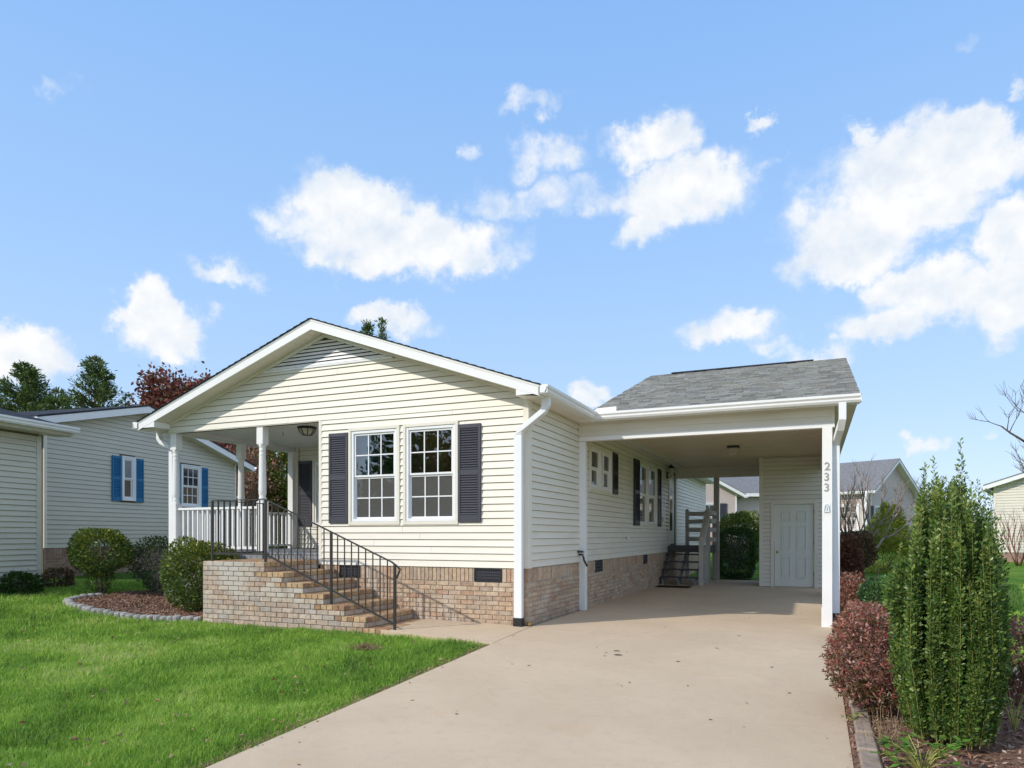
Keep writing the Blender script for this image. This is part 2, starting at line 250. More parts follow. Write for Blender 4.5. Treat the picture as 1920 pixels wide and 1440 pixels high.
def concrete_mat():
    m = bpy.data.materials.new('broom_concrete'); m.use_nodes = True; t = m.node_tree; K = t.links.new; nn = t.nodes.new
    p = t.nodes['Principled BSDF']; geo = nn('ShaderNodeNewGeometry')
    def noise(s, d=5, r=.6):
        n = nn('ShaderNodeTexNoise'); n.inputs['Scale'].default_value = s; n.inputs['Detail'].default_value = d; n.inputs['Roughness'].default_value = r; K(geo.outputs['Position'], n.inputs['Vector']); return n.outputs['Fac']
    def rng_(f, a, b, c, d):
        n = nn('ShaderNodeMapRange'); n.interpolation_type = 'SMOOTHSTEP'; K(f, n.inputs[0]); n.inputs[1].default_value = a; n.inputs[2].default_value = b; n.inputs[3].default_value = c; n.inputs[4].default_value = d; return n.outputs[0]
    def mix(f, a, b):
        n = nn('ShaderNodeMix'); n.data_type = 'RGBA'; K(f, n.inputs[0])
        for i, v in ((6, a), (7, b)):
            if isinstance(v, tuple): n.inputs[i].default_value = (*v, 1)
            else: K(v, n.inputs[i])
        return n.outputs[2]
    c = mix(rng_(noise(.7), .35, .65, 0, 1), (.66, .51, .35), (.60, .46, .31))
    c = mix(rng_(noise(9), .45, .75, 0, .35), c, (.50, .39, .28))
    c = mix(rng_(noise(170, 2), .56, .66, 0, .5), c, (.36, .30, .25))
    c = mix(rng_(noise(240, 2), .60, .70, 0, .4), c, (.68, .60, .52))
    c = mix(rng_(noise(2.1), .62, .70, 0, .25), c, (.60, .40, .22))
    # hairline cracks
    v = nn('ShaderNodeTexVoronoi'); v.feature = 'DISTANCE_TO_EDGE'; v.inputs['Scale'].default_value = .45
    wp = nn('ShaderNodeTexNoise'); wp.inputs['Scale'].default_value = 2.5; wp.inputs['Detail'].default_value = 6; K(geo.outputs['Position'], wp.inputs['Vector'])
    va = nn('ShaderNodeVectorMath'); va.operation = 'MULTIPLY_ADD'; K(wp.outputs['Color'], va.inputs[0]); va.inputs[1].default_value = (.5, .5, 0); K(geo.outputs['Position'], va.inputs[2]); K(va.outputs[0], v.inputs['Vector'])
    c = mix(rng_(v.outputs['Distance'], .0, .0025, .13, 0), c, (.22, .17, .13))
    K(c, p.inputs['Base Color']); p.inputs['Roughness'].default_value = .85; p.inputs['Specular IOR Level'].default_value = .2
    bp = nn('ShaderNodeBump'); bp.inputs['Strength'].default_value = .35; bp.inputs['Distance'].default_value = .004; K(noise(220, 3), bp.inputs['Height']); K(bp.outputs[0], p.inputs['Normal'])
    return m
M['concrete'] = concrete_mat()

def glass_mat(name, tint=(1, 1, 1), refl=.75, boost=.05, mesh=0):
    m = bpy.data.materials.new(name); m.use_nodes = True; t = m.node_tree; t.nodes.clear(); K = t.links.new; nn = t.nodes.new
    out = nn('ShaderNodeOutputMaterial'); tr = nn('ShaderNodeBsdfTransparent'); gl = nn('ShaderNodeBsdfGlossy'); gl.inputs['Roughness'].default_value = .01
    tr.inputs[0].default_value = (*tint, 1); fr = nn('ShaderNodeFresnel'); fr.inputs[0].default_value = 1.5
    a = nn('ShaderNodeMath'); a.operation = 'MULTIPLY_ADD'; a.use_clamp = True; K(fr.outputs[0], a.inputs[0]); a.inputs[1].default_value = 1.6; a.inputs[2].default_value = boost
    nb = nn('ShaderNodeTexNoise'); nb.inputs['Scale'].default_value = 1.6; bp = nn('ShaderNodeBump'); bp.inputs['Strength'].default_value = .05; bp.inputs['Distance'].default_value = .05
    g = nn('ShaderNodeNewGeometry'); K(g.outputs['Position'], nb.inputs['Vector']); K(nb.outputs['Fac'], bp.inputs['Height']); K(bp.outputs[0], gl.inputs['Normal'])
    ms = nn('ShaderNodeMixShader'); K(a.outputs[0], ms.inputs[0]); K(tr.outputs[0], ms.inputs[1]); K(gl.outputs[0], ms.inputs[2])
    if mesh:
        df = nn('ShaderNodeBsdfDiffuse'); df.inputs[0].default_value = (.23, .225, .21, 1); m2 = nn('ShaderNodeMixShader'); m2.inputs[0].default_value = mesh; K(ms.outputs[0], m2.inputs[1]); K(df.outputs[0], m2.inputs[2]); ms = m2
    K(ms.outputs[0], out.inputs[0]); return m
M['glass'] = glass_mat('window_glass', (.86, .9, .88), boost=.17); M['screen'] = glass_mat('screened_glass', (.42, .42, .42), boost=0.03, mesh=.4)
M['darkglass'] = mat('dim_window_glass', (.03, .033, .036), .08, .6, var=.3, vscale=3)
M['blindglass'] = mat('curtained_window_glass', (.26, .27, .27), .12, .6, var=.25, vscale=3)
M['frost'] = mat('frosted_glass', (.55, .52, .45), .3, .5)
def emis(name, c, s):
    m = bpy.data.materials.new(name); m.use_nodes = True; t = m.node_tree; t.nodes.clear(); e = t.nodes.new('ShaderNodeEmission'); e.inputs[0].default_value = (*c, 1); e.inputs[1].default_value = s*.22
    o = t.nodes.new('ShaderNodeOutputMaterial'); t.links.new(e.outputs[0], o.inputs[0]); return m
M['bulb'] = emis('lit_bulb', (1, .62, .25), 14)

# ------------------------------------------------------------------ object helpers
FL = {}
def fl(o): return FL.get(o.name, (0., 0., 0.)) if o else (0., 0., 0.)
def tag(o, label=None, cat=None, group=None, kind=None):
    if label: o['label'] = label
    if cat: o['category'] = cat
    if group: o['group'] = group
    if kind: o['kind'] = kind
    return o
def thing(name, loc, label, cat, rz=0, group=None):
    o = bpy.data.objects.new(name, None); o.empty_display_size = .2; col.objects.link(o)
    o.location = loc; o.rotation_euler = (0, 0, rz); FL[o.name] = (0., 0., 0.)
    return tag(o, label, cat, group)
def link(name, me, loc, parent=None, rot=None, kind=None):
    """loc is in the frame of the thing the piece belongs to"""
    o = bpy.data.objects.new(name, me); col.objects.link(o)
    p = fl(parent); o.location = [loc[i]-p[i] for i in range(3)]
    if parent: o.parent = parent; FL[o.name] = tuple(loc)
    if rot: o.rotation_euler = rot
    if kind: o['kind'] = kind
    return o
class Fr:
    def __init__(s, O=(0, 0, 0), A=(1, 0, 0), Nn=(0, -1, 0)): s.O, s.A, s.N = Vector(O), Vector(A), Vector(Nn)
    def __call__(s, a, n, z): return s.O + s.A*a + s.N*n + Vector((0, 0, z))
FRONT = Fr(); SIDE = Fr((0, 0, 0), (0, 1, 0), (1, 0, 0)); XY = Fr((0, 0, 0), (1, 0, 0), (0, 1, 0))
class MB:
    def __init__(s): s.v = []; s.f = []
    def add(s, vs, fs): k = len(s.v); s.v += [tuple(v) for v in vs]; s.f += [tuple(i+k for i in f) for f in fs]; return s
    def box(s, a0, a1, n0, n1, z0, z1, F=XY):
        P = [F(a, n, z) for z in (z0, z1) for a, n in ((a0, n0), (a1, n0), (a1, n1), (a0, n1))]
        return s.add(P, [(0, 3, 2, 1), (4, 5, 6, 7), (0, 1, 5, 4), (1, 2, 6, 5), (2, 3, 7, 6), (3, 0, 4, 7)])
    def prism(s, poly, n0, n1, F=FRONT):         # poly in (a, z), extruded along the normal
        k = len(poly); P = [F(a, n0, z) for a, z in poly] + [F(a, n1, z) for a, z in poly]
        return s.add(P, [tuple(range(k)), tuple(range(2*k-1, k-1, -1))] + [(i, (i+1) % k, k+(i+1) % k, k+i) for i in range(k)])
    def ext(s, poly, a0, a1, F=FRONT):           # poly in (n, z), extruded along the wall
        k = len(poly); P = [F(a0, n, z) for n, z in poly] + [F(a1, n, z) for n, z in poly]
        return s.add(P, [tuple(range(k)), tuple(range(2*k-1, k-1, -1))] + [(i, (i+1) % k, k+(i+1) % k, k+i) for i in range(k)])
    def slab(s, pts, t):                          # top corner points, thickness downwards
        k = len(pts); P = [tuple(p) for p in pts] + [(p[0], p[1], p[2]-t) for p in pts]
        return s.add(P, [tuple(range(k)), tuple(range(2*k-1, k-1, -1))] + [(i, (i+1) % k, k+(i+1) % k, k+i) for i in range(k)])
    def tube(s, pts, w, h=None, sides=4, taper=1., closed=False):
        pts = [Vector(p) for p in pts]; h = h or w; base = len(s.v); n = len(pts)
        for i, p in enumerate(pts):
            d = (pts[min(i+1, n-1)]-pts[max(i-1, 0)]).normalized()
            up = Vector((0, 0, 1)) if abs(d.z) < .95 else Vector((0, 1, 0))
            x = d.cross(up).normalized(); y = x.cross(d).normalized(); k = 1+(taper-1)*i/max(n-1, 1)
            for j in range(sides):
                a = 2*math.pi*(j+.5)/sides; q = math.sqrt(2) if sides == 4 else 1
                s.v.append(tuple(p+x*(math.cos(a)*w*.5*k*q)+y*(math.sin(a)*h*.5*k*q)))
        for i in range(n-1):
            for j in range(sides):
                a, b = base+i*sides+j, base+i*sides+(j+1) % sides
                s.f.append((a, b, b+sides, a+sides))
        s.f.append(tuple(base+j for j in reversed(range(sides)))); s.f.append(tuple(base+(n-1)*sides+j for j in range(sides)))
        return s
    def lathe(s, cx, cy, prof, seg=20):
        base = len(s.v)
        for r, z in prof:
            for j in range(seg): a = 2*math.pi*j/seg; s.v.append((cx+r*math.cos(a), cy+r*math.sin(a), z))
        for i in range(len(prof)-1):
            for j in range(seg):
                a, b = base+i*seg+j, base+i*seg+(j+1) % seg; s.f.append((a, b, b+seg, a+seg))
        s.f.append(tuple(base+j for j in reversed(range(seg)))); s.f.append(tuple(base+(len(prof)-1)*seg+j for j in range(seg)))
        return s
    def mesh(s, name, m, smooth=False, bevel=0):
        me = bpy.data.meshes.new(name)
        c = np.array(s.v).mean(0) if False else (np.array(s.v).min(0)+np.array(s.v).max(0))/2
        me.from_pydata([tuple(np.array(v)-c) for v in s.v], [], s.f)
        bm = bmesh.new(); bm.from_mesh(me)
        if len(s.f) < 60000: bmesh.ops.recalc_face_normals(bm, faces=bm.faces)
        if bevel: bmesh.ops.bevel(bm, geom=list(bm.edges), offset=bevel, segments=1, affect='EDGES', clamp_overlap=True)
        if smooth:
            for f in bm.faces: f.smooth = True
        bm.to_mesh(me); bm.free()
        if m: me.materials.append(M[m] if isinstance(m, str) else m)
        return me, tuple(c)
    def build(s, name, m, parent=None, smooth=False, bevel=0, kind=None, base=False):
        me, c = s.mesh(name, m, smooth, bevel)
        return link(name, me, c, parent, kind=kind)
def copytree(o, parent=None, loc=None):
    c = o.copy(); col.objects.link(c); FL[c.name] = FL.get(o.name, (0., 0., 0.))
    if parent: c.parent = parent
    if loc is not None: c.location = loc
    for ch in list(o.children): copytree(ch, c)
    return c

# ------------------------------------------------------------------ terrain
def sm(t): t = np.clip(t, 0, 1); return t*t*(3-2*t)
def gz(x, y):
    x = np.asarray(x, float); y = np.asarray(y, float)
    z = -.04*np.maximum(0, -y)*np.where(y < -14, 14/np.maximum(-y, 14), 1)
    z = z + .065*np.clip(-5.4-x, 0, 8)*sm((-5.4-x)/2)
    z = z - .023*np.clip(x, 0, 4.)*sm((8-y)/3)
    return z + .035*np.clip(y-13, 0, 17)
xs = np.unique(np.concatenate([np.linspace(-18, 14, 65), np.linspace(-400, -18, 25), np.linspace(14, 400, 25)]))
ys = np.unique(np.concatenate([np.linspace(-14, 34, 97), np.linspace(-300, -14, 20), np.linspace(34, 600, 25)]))
X, Y = np.meshgrid(xs, ys); Z = gz(X, Y) - .03
v = np.stack([X, Y, Z], -1).reshape(-1, 3); nx = len(xs)
f = [(j*nx+i, j*nx+i+1, (j+1)*nx+i+1, (j+1)*nx+i) for j in range(len(ys)-1) for i in range(nx-1)]
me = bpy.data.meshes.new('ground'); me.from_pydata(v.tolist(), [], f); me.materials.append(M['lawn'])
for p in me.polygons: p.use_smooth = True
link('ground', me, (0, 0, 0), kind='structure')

def sheet(name, x0, x1, y0, y1, m, lift, n=10, skirt=.12, parent=None, kind='structure', wob=0):
    b = MB(); us = np.linspace(0, 1, n)
    nx2 = max(2, int((x1-x0)/1.0)+1); ny2 = max(2, int((y1-y0)/.5)+1)
    gx = np.linspace(x0, x1, nx2); gy = np.linspace(y0, y1, ny2)
    vs = [(a, c, float(gz(a, c))+lift) for c in gy for a in gx]; fs = [(j*nx2+i, j*nx2+i+1, (j+1)*nx2+i+1, (j+1)*nx2+i) for j in range(ny2-1) for i in range(nx2-1)]
    b.add(vs, fs)
    ring = [i for i in range(nx2)] + [j*nx2+nx2-1 for j in range(1, ny2)] + [(ny2-1)*nx2+i for i in range(nx2-2, -1, -1)] + [j*nx2 for j in range(ny2-2, 0, -1)]
    k = len(vs); low = [(vs[i][0], vs[i][1], vs[i][2]-skirt) for i in ring]; b.v += low
    for q in range(len(ring)): a, c = ring[q], ring[(q+1) % len(ring)]; b.f.append((a, c, k+(q+1) % len(ring), k+q))
    return b.build(name, m, parent, kind=kind)
dw = bpy.data.objects.new('driveway', None); col.objects.link(dw); dw.location = (2, -4, -.16); dw['kind'] = 'structure'; FL[dw.name] = (2, -4, -.16)
for (a, b_) in ((-13, -6.9), (-6.888, -.108), (-.096, 4.85), (4.862, 11.42)):
    sheet('slab', .065, 3.89, a, b_, 'concrete', .012, parent=dw, kind=None)
sheet('slab', -.12, .058, 2.3, 11.42, 'concrete', .012, parent=dw, kind=None)
b = MB(); b.slab([(-1.63, -1.21, .02), (.055, -1.31, -.042), (.055, -.05, .012), (-1.63, -.03, .035)], .12)
o = b.build('walkway', 'concrete', bevel=.004, kind='structure')
# street and kerb behind the camera, where the driveway ends
sheet('street', -60, 60, -22, -13.3, 'concrete', -.02)

# ------------------------------------------------------------------ generic building parts
def cutint(iv, holes):
    for h0, h1 in holes:
        nv = []
        for a, b_ in iv:
            if h1 <= a or h0 >= b_: nv.append((a, b_)); continue
            if h0 > a: nv.append((a, h0))
            if h1 < b_: nv.append((h1, b_))
        iv = nv
    return iv
def siding(parent, F, z0, ztop, edge, openings=(), m='siding', c=.1016, lip=.021, joined=False, seams=False, off=0., name='siding_board'):
    big = MB(); k = 0; z = z0
    while z < ztop-.004:
        za, zb = z, min(z+c, ztop); z += c; k += 1
        cuts = sorted({za, zb} | {o[i] for o in openings for i in (2, 3) if za < o[i] < zb}); b = big
        seam = random.uniform(.25, .75) if seams else None
        for u0, u1 in zip(cuts, cuts[1:]):
            if u1-u0 < 1e-4: continue
            mid = (u0+u1)/2; e0, e1 = edge(u0), edge(u1); em = edge(mid)
            if em[1]-em[0] < .02: continue
            holes = [(o[0], o[1]) for o in openings if o[2] < mid < o[3]]
            if seam and em[1]-em[0] > 2.5: s_ = em[0]+(em[1]-em[0])*seam; holes.append((s_, s_+.004))
            for a, b_ in cutint([em], holes):
                a0, a1 = (e0[0], e1[0]) if a == em[0] else (a, a); b0, b1 = (e0[1], e1[1]) if b_ == em[1] else (b_, b_)
                if b0 < a0 or b1 < a1: continue
                u1 = u1-.006 if (u1 == zb and zb < ztop-.01) else u1; n0 = off+lip*(1-(u0-za)/c)+.003; n1 = off+lip*(1-(u1-za)/c)*.98+.003  # board stops short, leaving a strip of dark backing as painted shadow line
                P = [F(a0, off+.0005, u0), F(b0, off+.0005, u0), F(b0, n0, u0), F(a0, n0, u0), F(a1, off+.0005, u1), F(b1, off+.0005, u1), F(b1, n1, u1), F(a1, n1, u1)]
                fs = [(0, 1, 2, 3), (3, 2, 6, 7), (4, 7, 6, 5), (0, 3, 7, 4), (1, 5, 6, 2), (0, 4, 5, 1)]
                if joined: b.add(P, fs)
                else: MB().add(P, fs).build(name, m, parent)
    if joined: big.build(name, m, parent, kind='stuff')
def wallslab(parent, F, a0, a1, z0, z1, openings, m='shade_backing', n0=-.12, n1=0., name='wall', top=None):
    b = MB(); zs = sorted({z0, z1} | {o[i] for o in openings for i in (2, 3) if z0 < o[i] < z1})
    for u0, u1 in zip(zs, zs[1:]):
        for a, b_ in cutint([(a0, a1)], [(o[0], o[1]) for o in openings if o[2] < (u0+u1)/2 < o[3]]): b.box(a, b_, n0, n1, u0, u1, F)
    if top: b.prism(top, n0, n1, F)
    return b.build(name, m, parent)
def window(parent, F, a0, a1, z0, z1, cols=3, rows=2, double=True, m='vinylwhite', casing='trim', g1='glass', g2='screen', cas=.05, grid=True, simple=False, panes=True, n=.0):
    w = MB().box(a0-cas, a0, n-.02, n+.035, z0-cas, z1+cas, F).box(a1, a1+cas, n-.02, n+.035, z0-cas, z1+cas, F).box(a0, a1, n-.02, n+.035, z1, z1+cas, F).box(a0, a1, n-.02, n+.035, z0-cas, z0, F)
    root = w.build('window', casing, parent, bevel=.003)
    t = .045; b = MB()
    b.box(a0+.002, a0+t, n-.06, n+.022, z0+.002, z1-.002, F).box(a1-t, a1-.002, n-.06, n+.022, z0+.002, z1-.002, F).box(a0+t, a1-t, n-.06, n+.022, z1-t, z1-.002, F).box(a0+t, a1-t, n-.06, n+.022, z0+.002, z0+t, F)
    b.build('frame', m, root, bevel=.004)
    zm = (z0+z1)/2-.01
    sashes = [(zm, z1-t, n-.012, g1), (z0+t, zm, n-.036, g2)] if double else [(z0+t, z1-t, n-.02, g1)]
    for (u0, u1, nn_, g) in sashes:
        s_ = .028; x0, x1 = a0+t, a1-t; b = MB()
        b.box(x0, x0+s_, nn_-.012, nn_+.012, u0, u1, F).box(x1-s_, x1, nn_-.012, nn_+.012, u0, u1, F).box(x0+s_, x1-s_, nn_-.012, nn_+.012, u1-s_, u1, F).box(x0+s_, x1-s_, nn_-.012, nn_+.012, u0, u0+s_, F)
        gx0, gx1, gy0, gy1 = x0+s_, x1-s_, u0+s_, u1-s_; mw = .009
        if grid:
            for i in range(1, cols): q = gx0+(gx1-gx0)*i/cols; b.box(q-mw, q+mw, nn_-.008, nn_+.008, gy0, gy1, F)
            for i in range(1, rows): q = gy0+(gy1-gy0)*i/rows; b.box(gx0, gx1, nn_-.0075, nn_+.0075, q-mw, q+mw, F)
        b.build('sash', m, root)
        cc, rr = (cols, rows) if (grid and panes) else (1, 1)
        for i in range(cc):
            for j in range(rr):
                p0 = gx0+(gx1-gx0)*i/cc; p1 = gx0+(gx1-gx0)*(i+1)/cc; q0 = gy0+(gy1-gy0)*j/rr; q1 = gy0+(gy1-gy0)*(j+1)/rr
                MB().add([F(p0, nn_, q0), F(p1, nn_, q0), F(p1, nn_, q1), F(p0, nn_, q1)], [(0, 1, 2, 3)]).build('pane', g, root)
    return root
def shutter(parent, F, a0, a1, z0, z1, m='shutter', n=.018, arch=False):
    b = MB(); t = .038; d = .028
    b.box(a0, a0+t, n, n+d, z0, z1, F).box(a1-t, a1, n, n+d, z0, z1, F)
    zm = (z0+z1)/2+.01
    for u0, u1 in ((z0, z0+.105), (zm-.04, zm+.04), (z1-.06, z1)): b.box(a0+t, a1-t, n, n+d-.002, u0, u1, F)
    b.box(a0+t, a1-t, n, n+.006, z0, z1, F)
    root = b.build('shutter', m, parent, bevel=.002)
    l = MB()
    for u0, u1 in ((z0+.105, zm-.04), (zm+.04, z1-.06)):
        k = int((u1-u0)/.034)
        for i in range(k):
            zz = u0+(u1-u0)*(i+.5)/k; l.ext([(n+.006, zz+.010), (n+.009, zz+.014), (n+.026, zz-.010), (n+.022, zz-.014)], a0+t, a1-t, F)
    l.build('louvre', m, root, kind='stuff'); return root
CAMP = Vector((3.65, -8.97, 1.28))
def brick_run(parent, specs, m, maxn=300, w=.194, name='brick'):
    """specs: list of (center Vector, half sizes in frame (a,n,z), F, material) -> nearest ones single, the rest joined"""
    specs.sort(key=lambda q: (q[0]-CAMP).length); shared = {}
    rest = {}
    for i, (c, h, F, mt) in enumerate(specs):
        if i < maxn:
            key = (round(h[0], 3), round(h[1], 3), round(h[2], 3), tuple(F.A), mt)
            if key not in shared:
                f0 = Fr((0, 0, 0), F.A, F.N); b = MB().box(-h[0], h[0], -h[1], h[1], -h[2], h[2], f0); shared[key] = b.mesh(name, mt, bevel=.0035)[0]
            link(name, shared[key], tuple(c + F.N*random.uniform(-.0015, .0015)), parent)
        else: rest.setdefault(mt, MB()).box(-h[0], h[0], -h[1], h[1], -h[2], h[2], Fr(c, F.A, F.N))
    for mt, b in rest.items(): b.build(name, mt, parent, kind='stuff')
def courses(F, a0, a1, z0, z1, openings=(), n=.0, m='brick', ch=.0667, bl=.2032, soldier=0., proud=.008):
    out = []; k = 0; z = z0; hn = .02
    while z+ch*.6 < z1-soldier+.001:
        off = (k % 2)*bl/2; a = a0-off
        while a < a1-.02:
            b0, b1 = max(a, a0), min(a+bl, a1)
            mid = z+ch/2
            for c0, c1 in cutint([(b0, b1)], [(o[0], o[1]) for o in openings if o[2]-.01 < mid < o[3]+.01]):
                if c1-c0 > .03: out.append((F((c0+c1)/2, n-hn+proud, mid), ((c1-c0)/2-.0048, hn, ch/2-.0048), F, m))
            a += bl
        z += ch; k += 1
    if soldier:
        a = a0
        while a < a1-.03:
            mid = z1-soldier/2; b1 = min(a+ch, a1)
            for c0, c1 in cutint([(a, b1)], [(o[0], o[1]) for o in openings if o[2] < mid < o[3]]):
                if c1-c0 > .02: out.append((F((c0+c1)/2, n-hn+proud, mid), ((c1-c0)/2-.0045, hn, soldier/2-.005), F, m))
            a += ch
    return out
def vent(parent, F, a0, a1, z0, z1):
    b = MB().box(a0, a1, -.03, .012, z0, z0+.02, F).box(a0, a1, -.03, .012, z1-.02, z1, F).box(a0, a0+.02, -.03, .012, z0+.02, z1-.02, F).box(a1-.02, a1, -.03, .012, z0+.02, z1-.02, F).box(a0+.02, a1-.02, -.0055, -.0035, z0+.02, z1-.02, F)
    r = b.build('foundation_vent', 'black', parent)
    g = MB(); zm = (z0+z1)/2
    for q in (z0+.055, zm, z1-.055): g.box(a0+.02, a1-.02, -.003, .006, q-.006, q+.006, F)
    k = int((a1-a0)/.028)
    for i in range(1, k): q = a0+(a1-a0)*i/k; g.box(q-.004, q+.004, -.0032, .003, z0+.02, z1-.02, F)
    g.build('grille', 'shutter', r)

# ------------------------------------------------------------------ THE HOUSE
house = thing('house', (0, 0, 0), 'cream vinyl sided single storey house with brick base, front gable and dark shutters', 'house')
SB = .81; AP = -3.5; PIT = .355; ZA = 4.49
def gedge(z): d = (ZA-z)/PIT; return (max(-6.98, AP-d), min(-.002, AP+d))
wins = [(-2.985, -2.145, 1.483, 2.90), (-1.985, -1.145, 1.483, 2.90)]
cas = .05
fo = [(a-cas, b_+cas, c-cas, d+cas) for a, b_, c, d in wins]
VT = 4.0
fw = wallslab(house, FRONT, -3.6, -.002, SB, 3.11, wins, name='wall')
siding(fw, FRONT, SB, 3.11, lambda z: (-3.56, -.075), fo, seams=True)
gw = MB().prism([(-6.98, 3.11), (-.002, 3.11), (-.002, 3.24), (AP, ZA), (-6.98, 3.255)], -.14, 0, FRONT).build('wall', 'shade_backing', house)
gw['label'] = 'gable wall above the porch and windows'
def vedge(z):
    return gedge(z)
siding(gw, FRONT, 3.112, VT-.03, lambda z: (max(-6.965, gedge(z)[0]), min(-.075 if z < 3.19 else -.002, gedge(z)[1])), [], seams=True)
# strips of siding either side of the gable vent and its trim
vw = lambda z: ((ZA-.03-z)/PIT-.06)
b = MB().prism([(AP-1.30, VT-.03), (AP+1.30, VT-.03), (AP+1.22, VT), (AP-1.22, VT)], .002, .035, FRONT)
for s in (-1, 1):
    b.prism([(AP+s*1.22, VT), (AP+s*1.32, VT-.03), (AP, ZA+.0), (AP, ZA-.06)], .002, .038, FRONT)
gv = b.build('gable_vent', 'vinylwhite', gw)
z = VT+.004; k = 0
while z < ZA-.11:
    h0 = (ZA-.07-z)/PIT; h1 = (ZA-.07-z-.045)/PIT
    bb = MB(); P = [FRONT(AP-h0, .034, z), FRONT(AP+h0, .034, z), FRONT(AP+h0, .030, z+.012), FRONT(AP-h0, .030, z+.012),
                    FRONT(AP-h1, .014, z+.045), FRONT(AP+h1, .014, z+.045), FRONT(AP+h1, .008, z+.035), FRONT(AP-h1, .008, z+.035)]
    bb.add(P, [(0, 1, 2, 3), (3, 2, 5, 4), (4, 5, 6, 7), (7, 6, 1, 0), (0, 3, 4, 7), (1, 6, 5, 2)]).build('louvre', 'vinylwhite', gw); z += .056
MB().prism([(AP-1.2, VT), (AP+1.2, VT), (AP, ZA-.05)], .0005, .0015, FRONT).build('vent_backing', 'black', gw)
# corner boards and J trim
b = MB().box(-.075, .012, 0, .022, SB, 3.19, FRONT).box(.0, .022, -.085, 0.0, SB, 3.17, Fr((0, 0, 0), (1, 0, 0), (0, -1, 0)))
b.build('corner_board', 'trim', house, bevel=.003)
MB().box(-3.62, -3.56, -.05, .02, SB, 3.11, FRONT).build('corner_board', 'trim', house, bevel=.003)
# side wall (facing the carport)
swin = [(2.90, 3.50, 2.13, 2.86), (3.62, 4.24, 2.13, 2.86), (6.66, 7.50, 1.53, 2.93), (7.60, 8.52, 1.53, 2.93)]
door = (10.2, 11.2, 1.03, 3.06)
so_ = [(a-cas, b_+cas, c-cas, d+cas) for a, b_, c, d in swin] + [(door[0]-.08, door[1]+.08, door[2]-.05, door[3]+.08)]
sw = wallslab(house, SIDE, 0, 17.33, SB+.01, 3.17, swin+[door], name='wall')
siding(sw, SIDE, SB+.012, 3.17, lambda z: (.085, 17.30), so_, seams=True)
# remaining walls: porch recess, left and rear
lw = MB(); lw.box(-3.6, -3.48, .0, 3.2, -.15, 3.2).box(-6.98, -6.86, 3.2, 17.33, -.15, 3.2).box(-6.98, 0, 17.21, 17.33, -.15, 3.2)
lw = lw.build('wall', 'shade_backing', house)
PB = Fr((0, 3.2, 0), (1, 0, 0), (0, -1, 0))
pdoor = (-5.55, -4.65, 1.0, 3.02); pwin = (-6.33, -5.75, 1.5, 2.88)
pw = wallslab(house, PB, -6.86, -3.6, -.15, 3.2, [pwin, pdoor], name='wall')
siding(pw, PB, 1.0, 3.2, lambda z: (-6.75, -3.62), [(pwin[0]-.05, pwin[1]+.05, 1.45, 2.93), (pdoor[0]-.07, pdoor[1]+.07, 1.0, 3.09)], seams=False)
window(pw, PB, *pwin, cols=2); shutter(pw, PB, -6.75, -6.39, 1.47, 2.90, n=.02)
MB().box(pdoor[0], pdoor[1], -.07, -.03, pdoor[2], pdoor[3], PB).build('door', 'doorp', pw)
MB().box(pdoor[0]-.07, pdoor[0], 0, .03, 1, 3.09, PB).box(pdoor[1], pdoor[1]+.07, 0, .03, 1, 3.09, PB).box(pdoor[0], pdoor[1], 0, .03, 3.02, 3.09, PB).build('door_frame', 'vinylwhite', pw)
siding(lw, Fr((-3.6, 0, 0), (0, 1, 0), (-1, 0, 0)), 1.0, 3.11, lambda z: (.02, 3.18), joined=True)
siding(lw, Fr((-6.98, 0, 0), (0, 1, 0), (-1, 0, 0)), SB, 3.2, lambda z: (3.3, 17.3), joined=True)
siding(lw, Fr((0, 17.33, 0), (1, 0, 0), (0, 1, 0)), SB, 3.2, lambda z: (-6.95, 0), joined=True)
# windows and shutters
for i, q in enumerate(wins): window(house, FRONT, *q)
shutter(house, FRONT, -3.405, -3.04, 1.465, 2.885); shutter(house, FRONT, -1.09, -.725, 1.465, 2.885)
for q in swin[:2]: window(house, SIDE, *q, grid=False, g1='screen', g2='screen')
for q in swin[2:]: window(house, SIDE, *q, grid=False, g1='screen', g2='screen')
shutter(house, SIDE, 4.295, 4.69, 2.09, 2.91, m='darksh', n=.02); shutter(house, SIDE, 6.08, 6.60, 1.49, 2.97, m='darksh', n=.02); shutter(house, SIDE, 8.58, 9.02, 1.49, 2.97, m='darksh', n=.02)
d_ = MB().box(door[0], door[1], -.06, -.02, door[2], door[3], SIDE).build('door', 'doorp', house)
MB().box(door[0]+.06, door[1]-.06, -.018, .0, door[2]+.75, door[3]-.1, SIDE).build('storm_glass', 'darkglass', d_)
MB().lathe(0, 0, [(.012, 0), (.03, .02), (.03, .05), (.01, .06)], 10).build('door_knob', 'brass', d_)
d_.children[-1].location = (.04, -.42, -.05)
MB().box(door[0]-.08, door[0], 0, .035, door[2]-.04, door[3]+.08, SIDE).box(door[1], door[1]+.08, 0, .035, door[2]-.04, door[3]+.08, SIDE).box(door[0], door[1], 0, .035, door[3], door[3]+.08, SIDE).build('door_frame', 'trim', house)
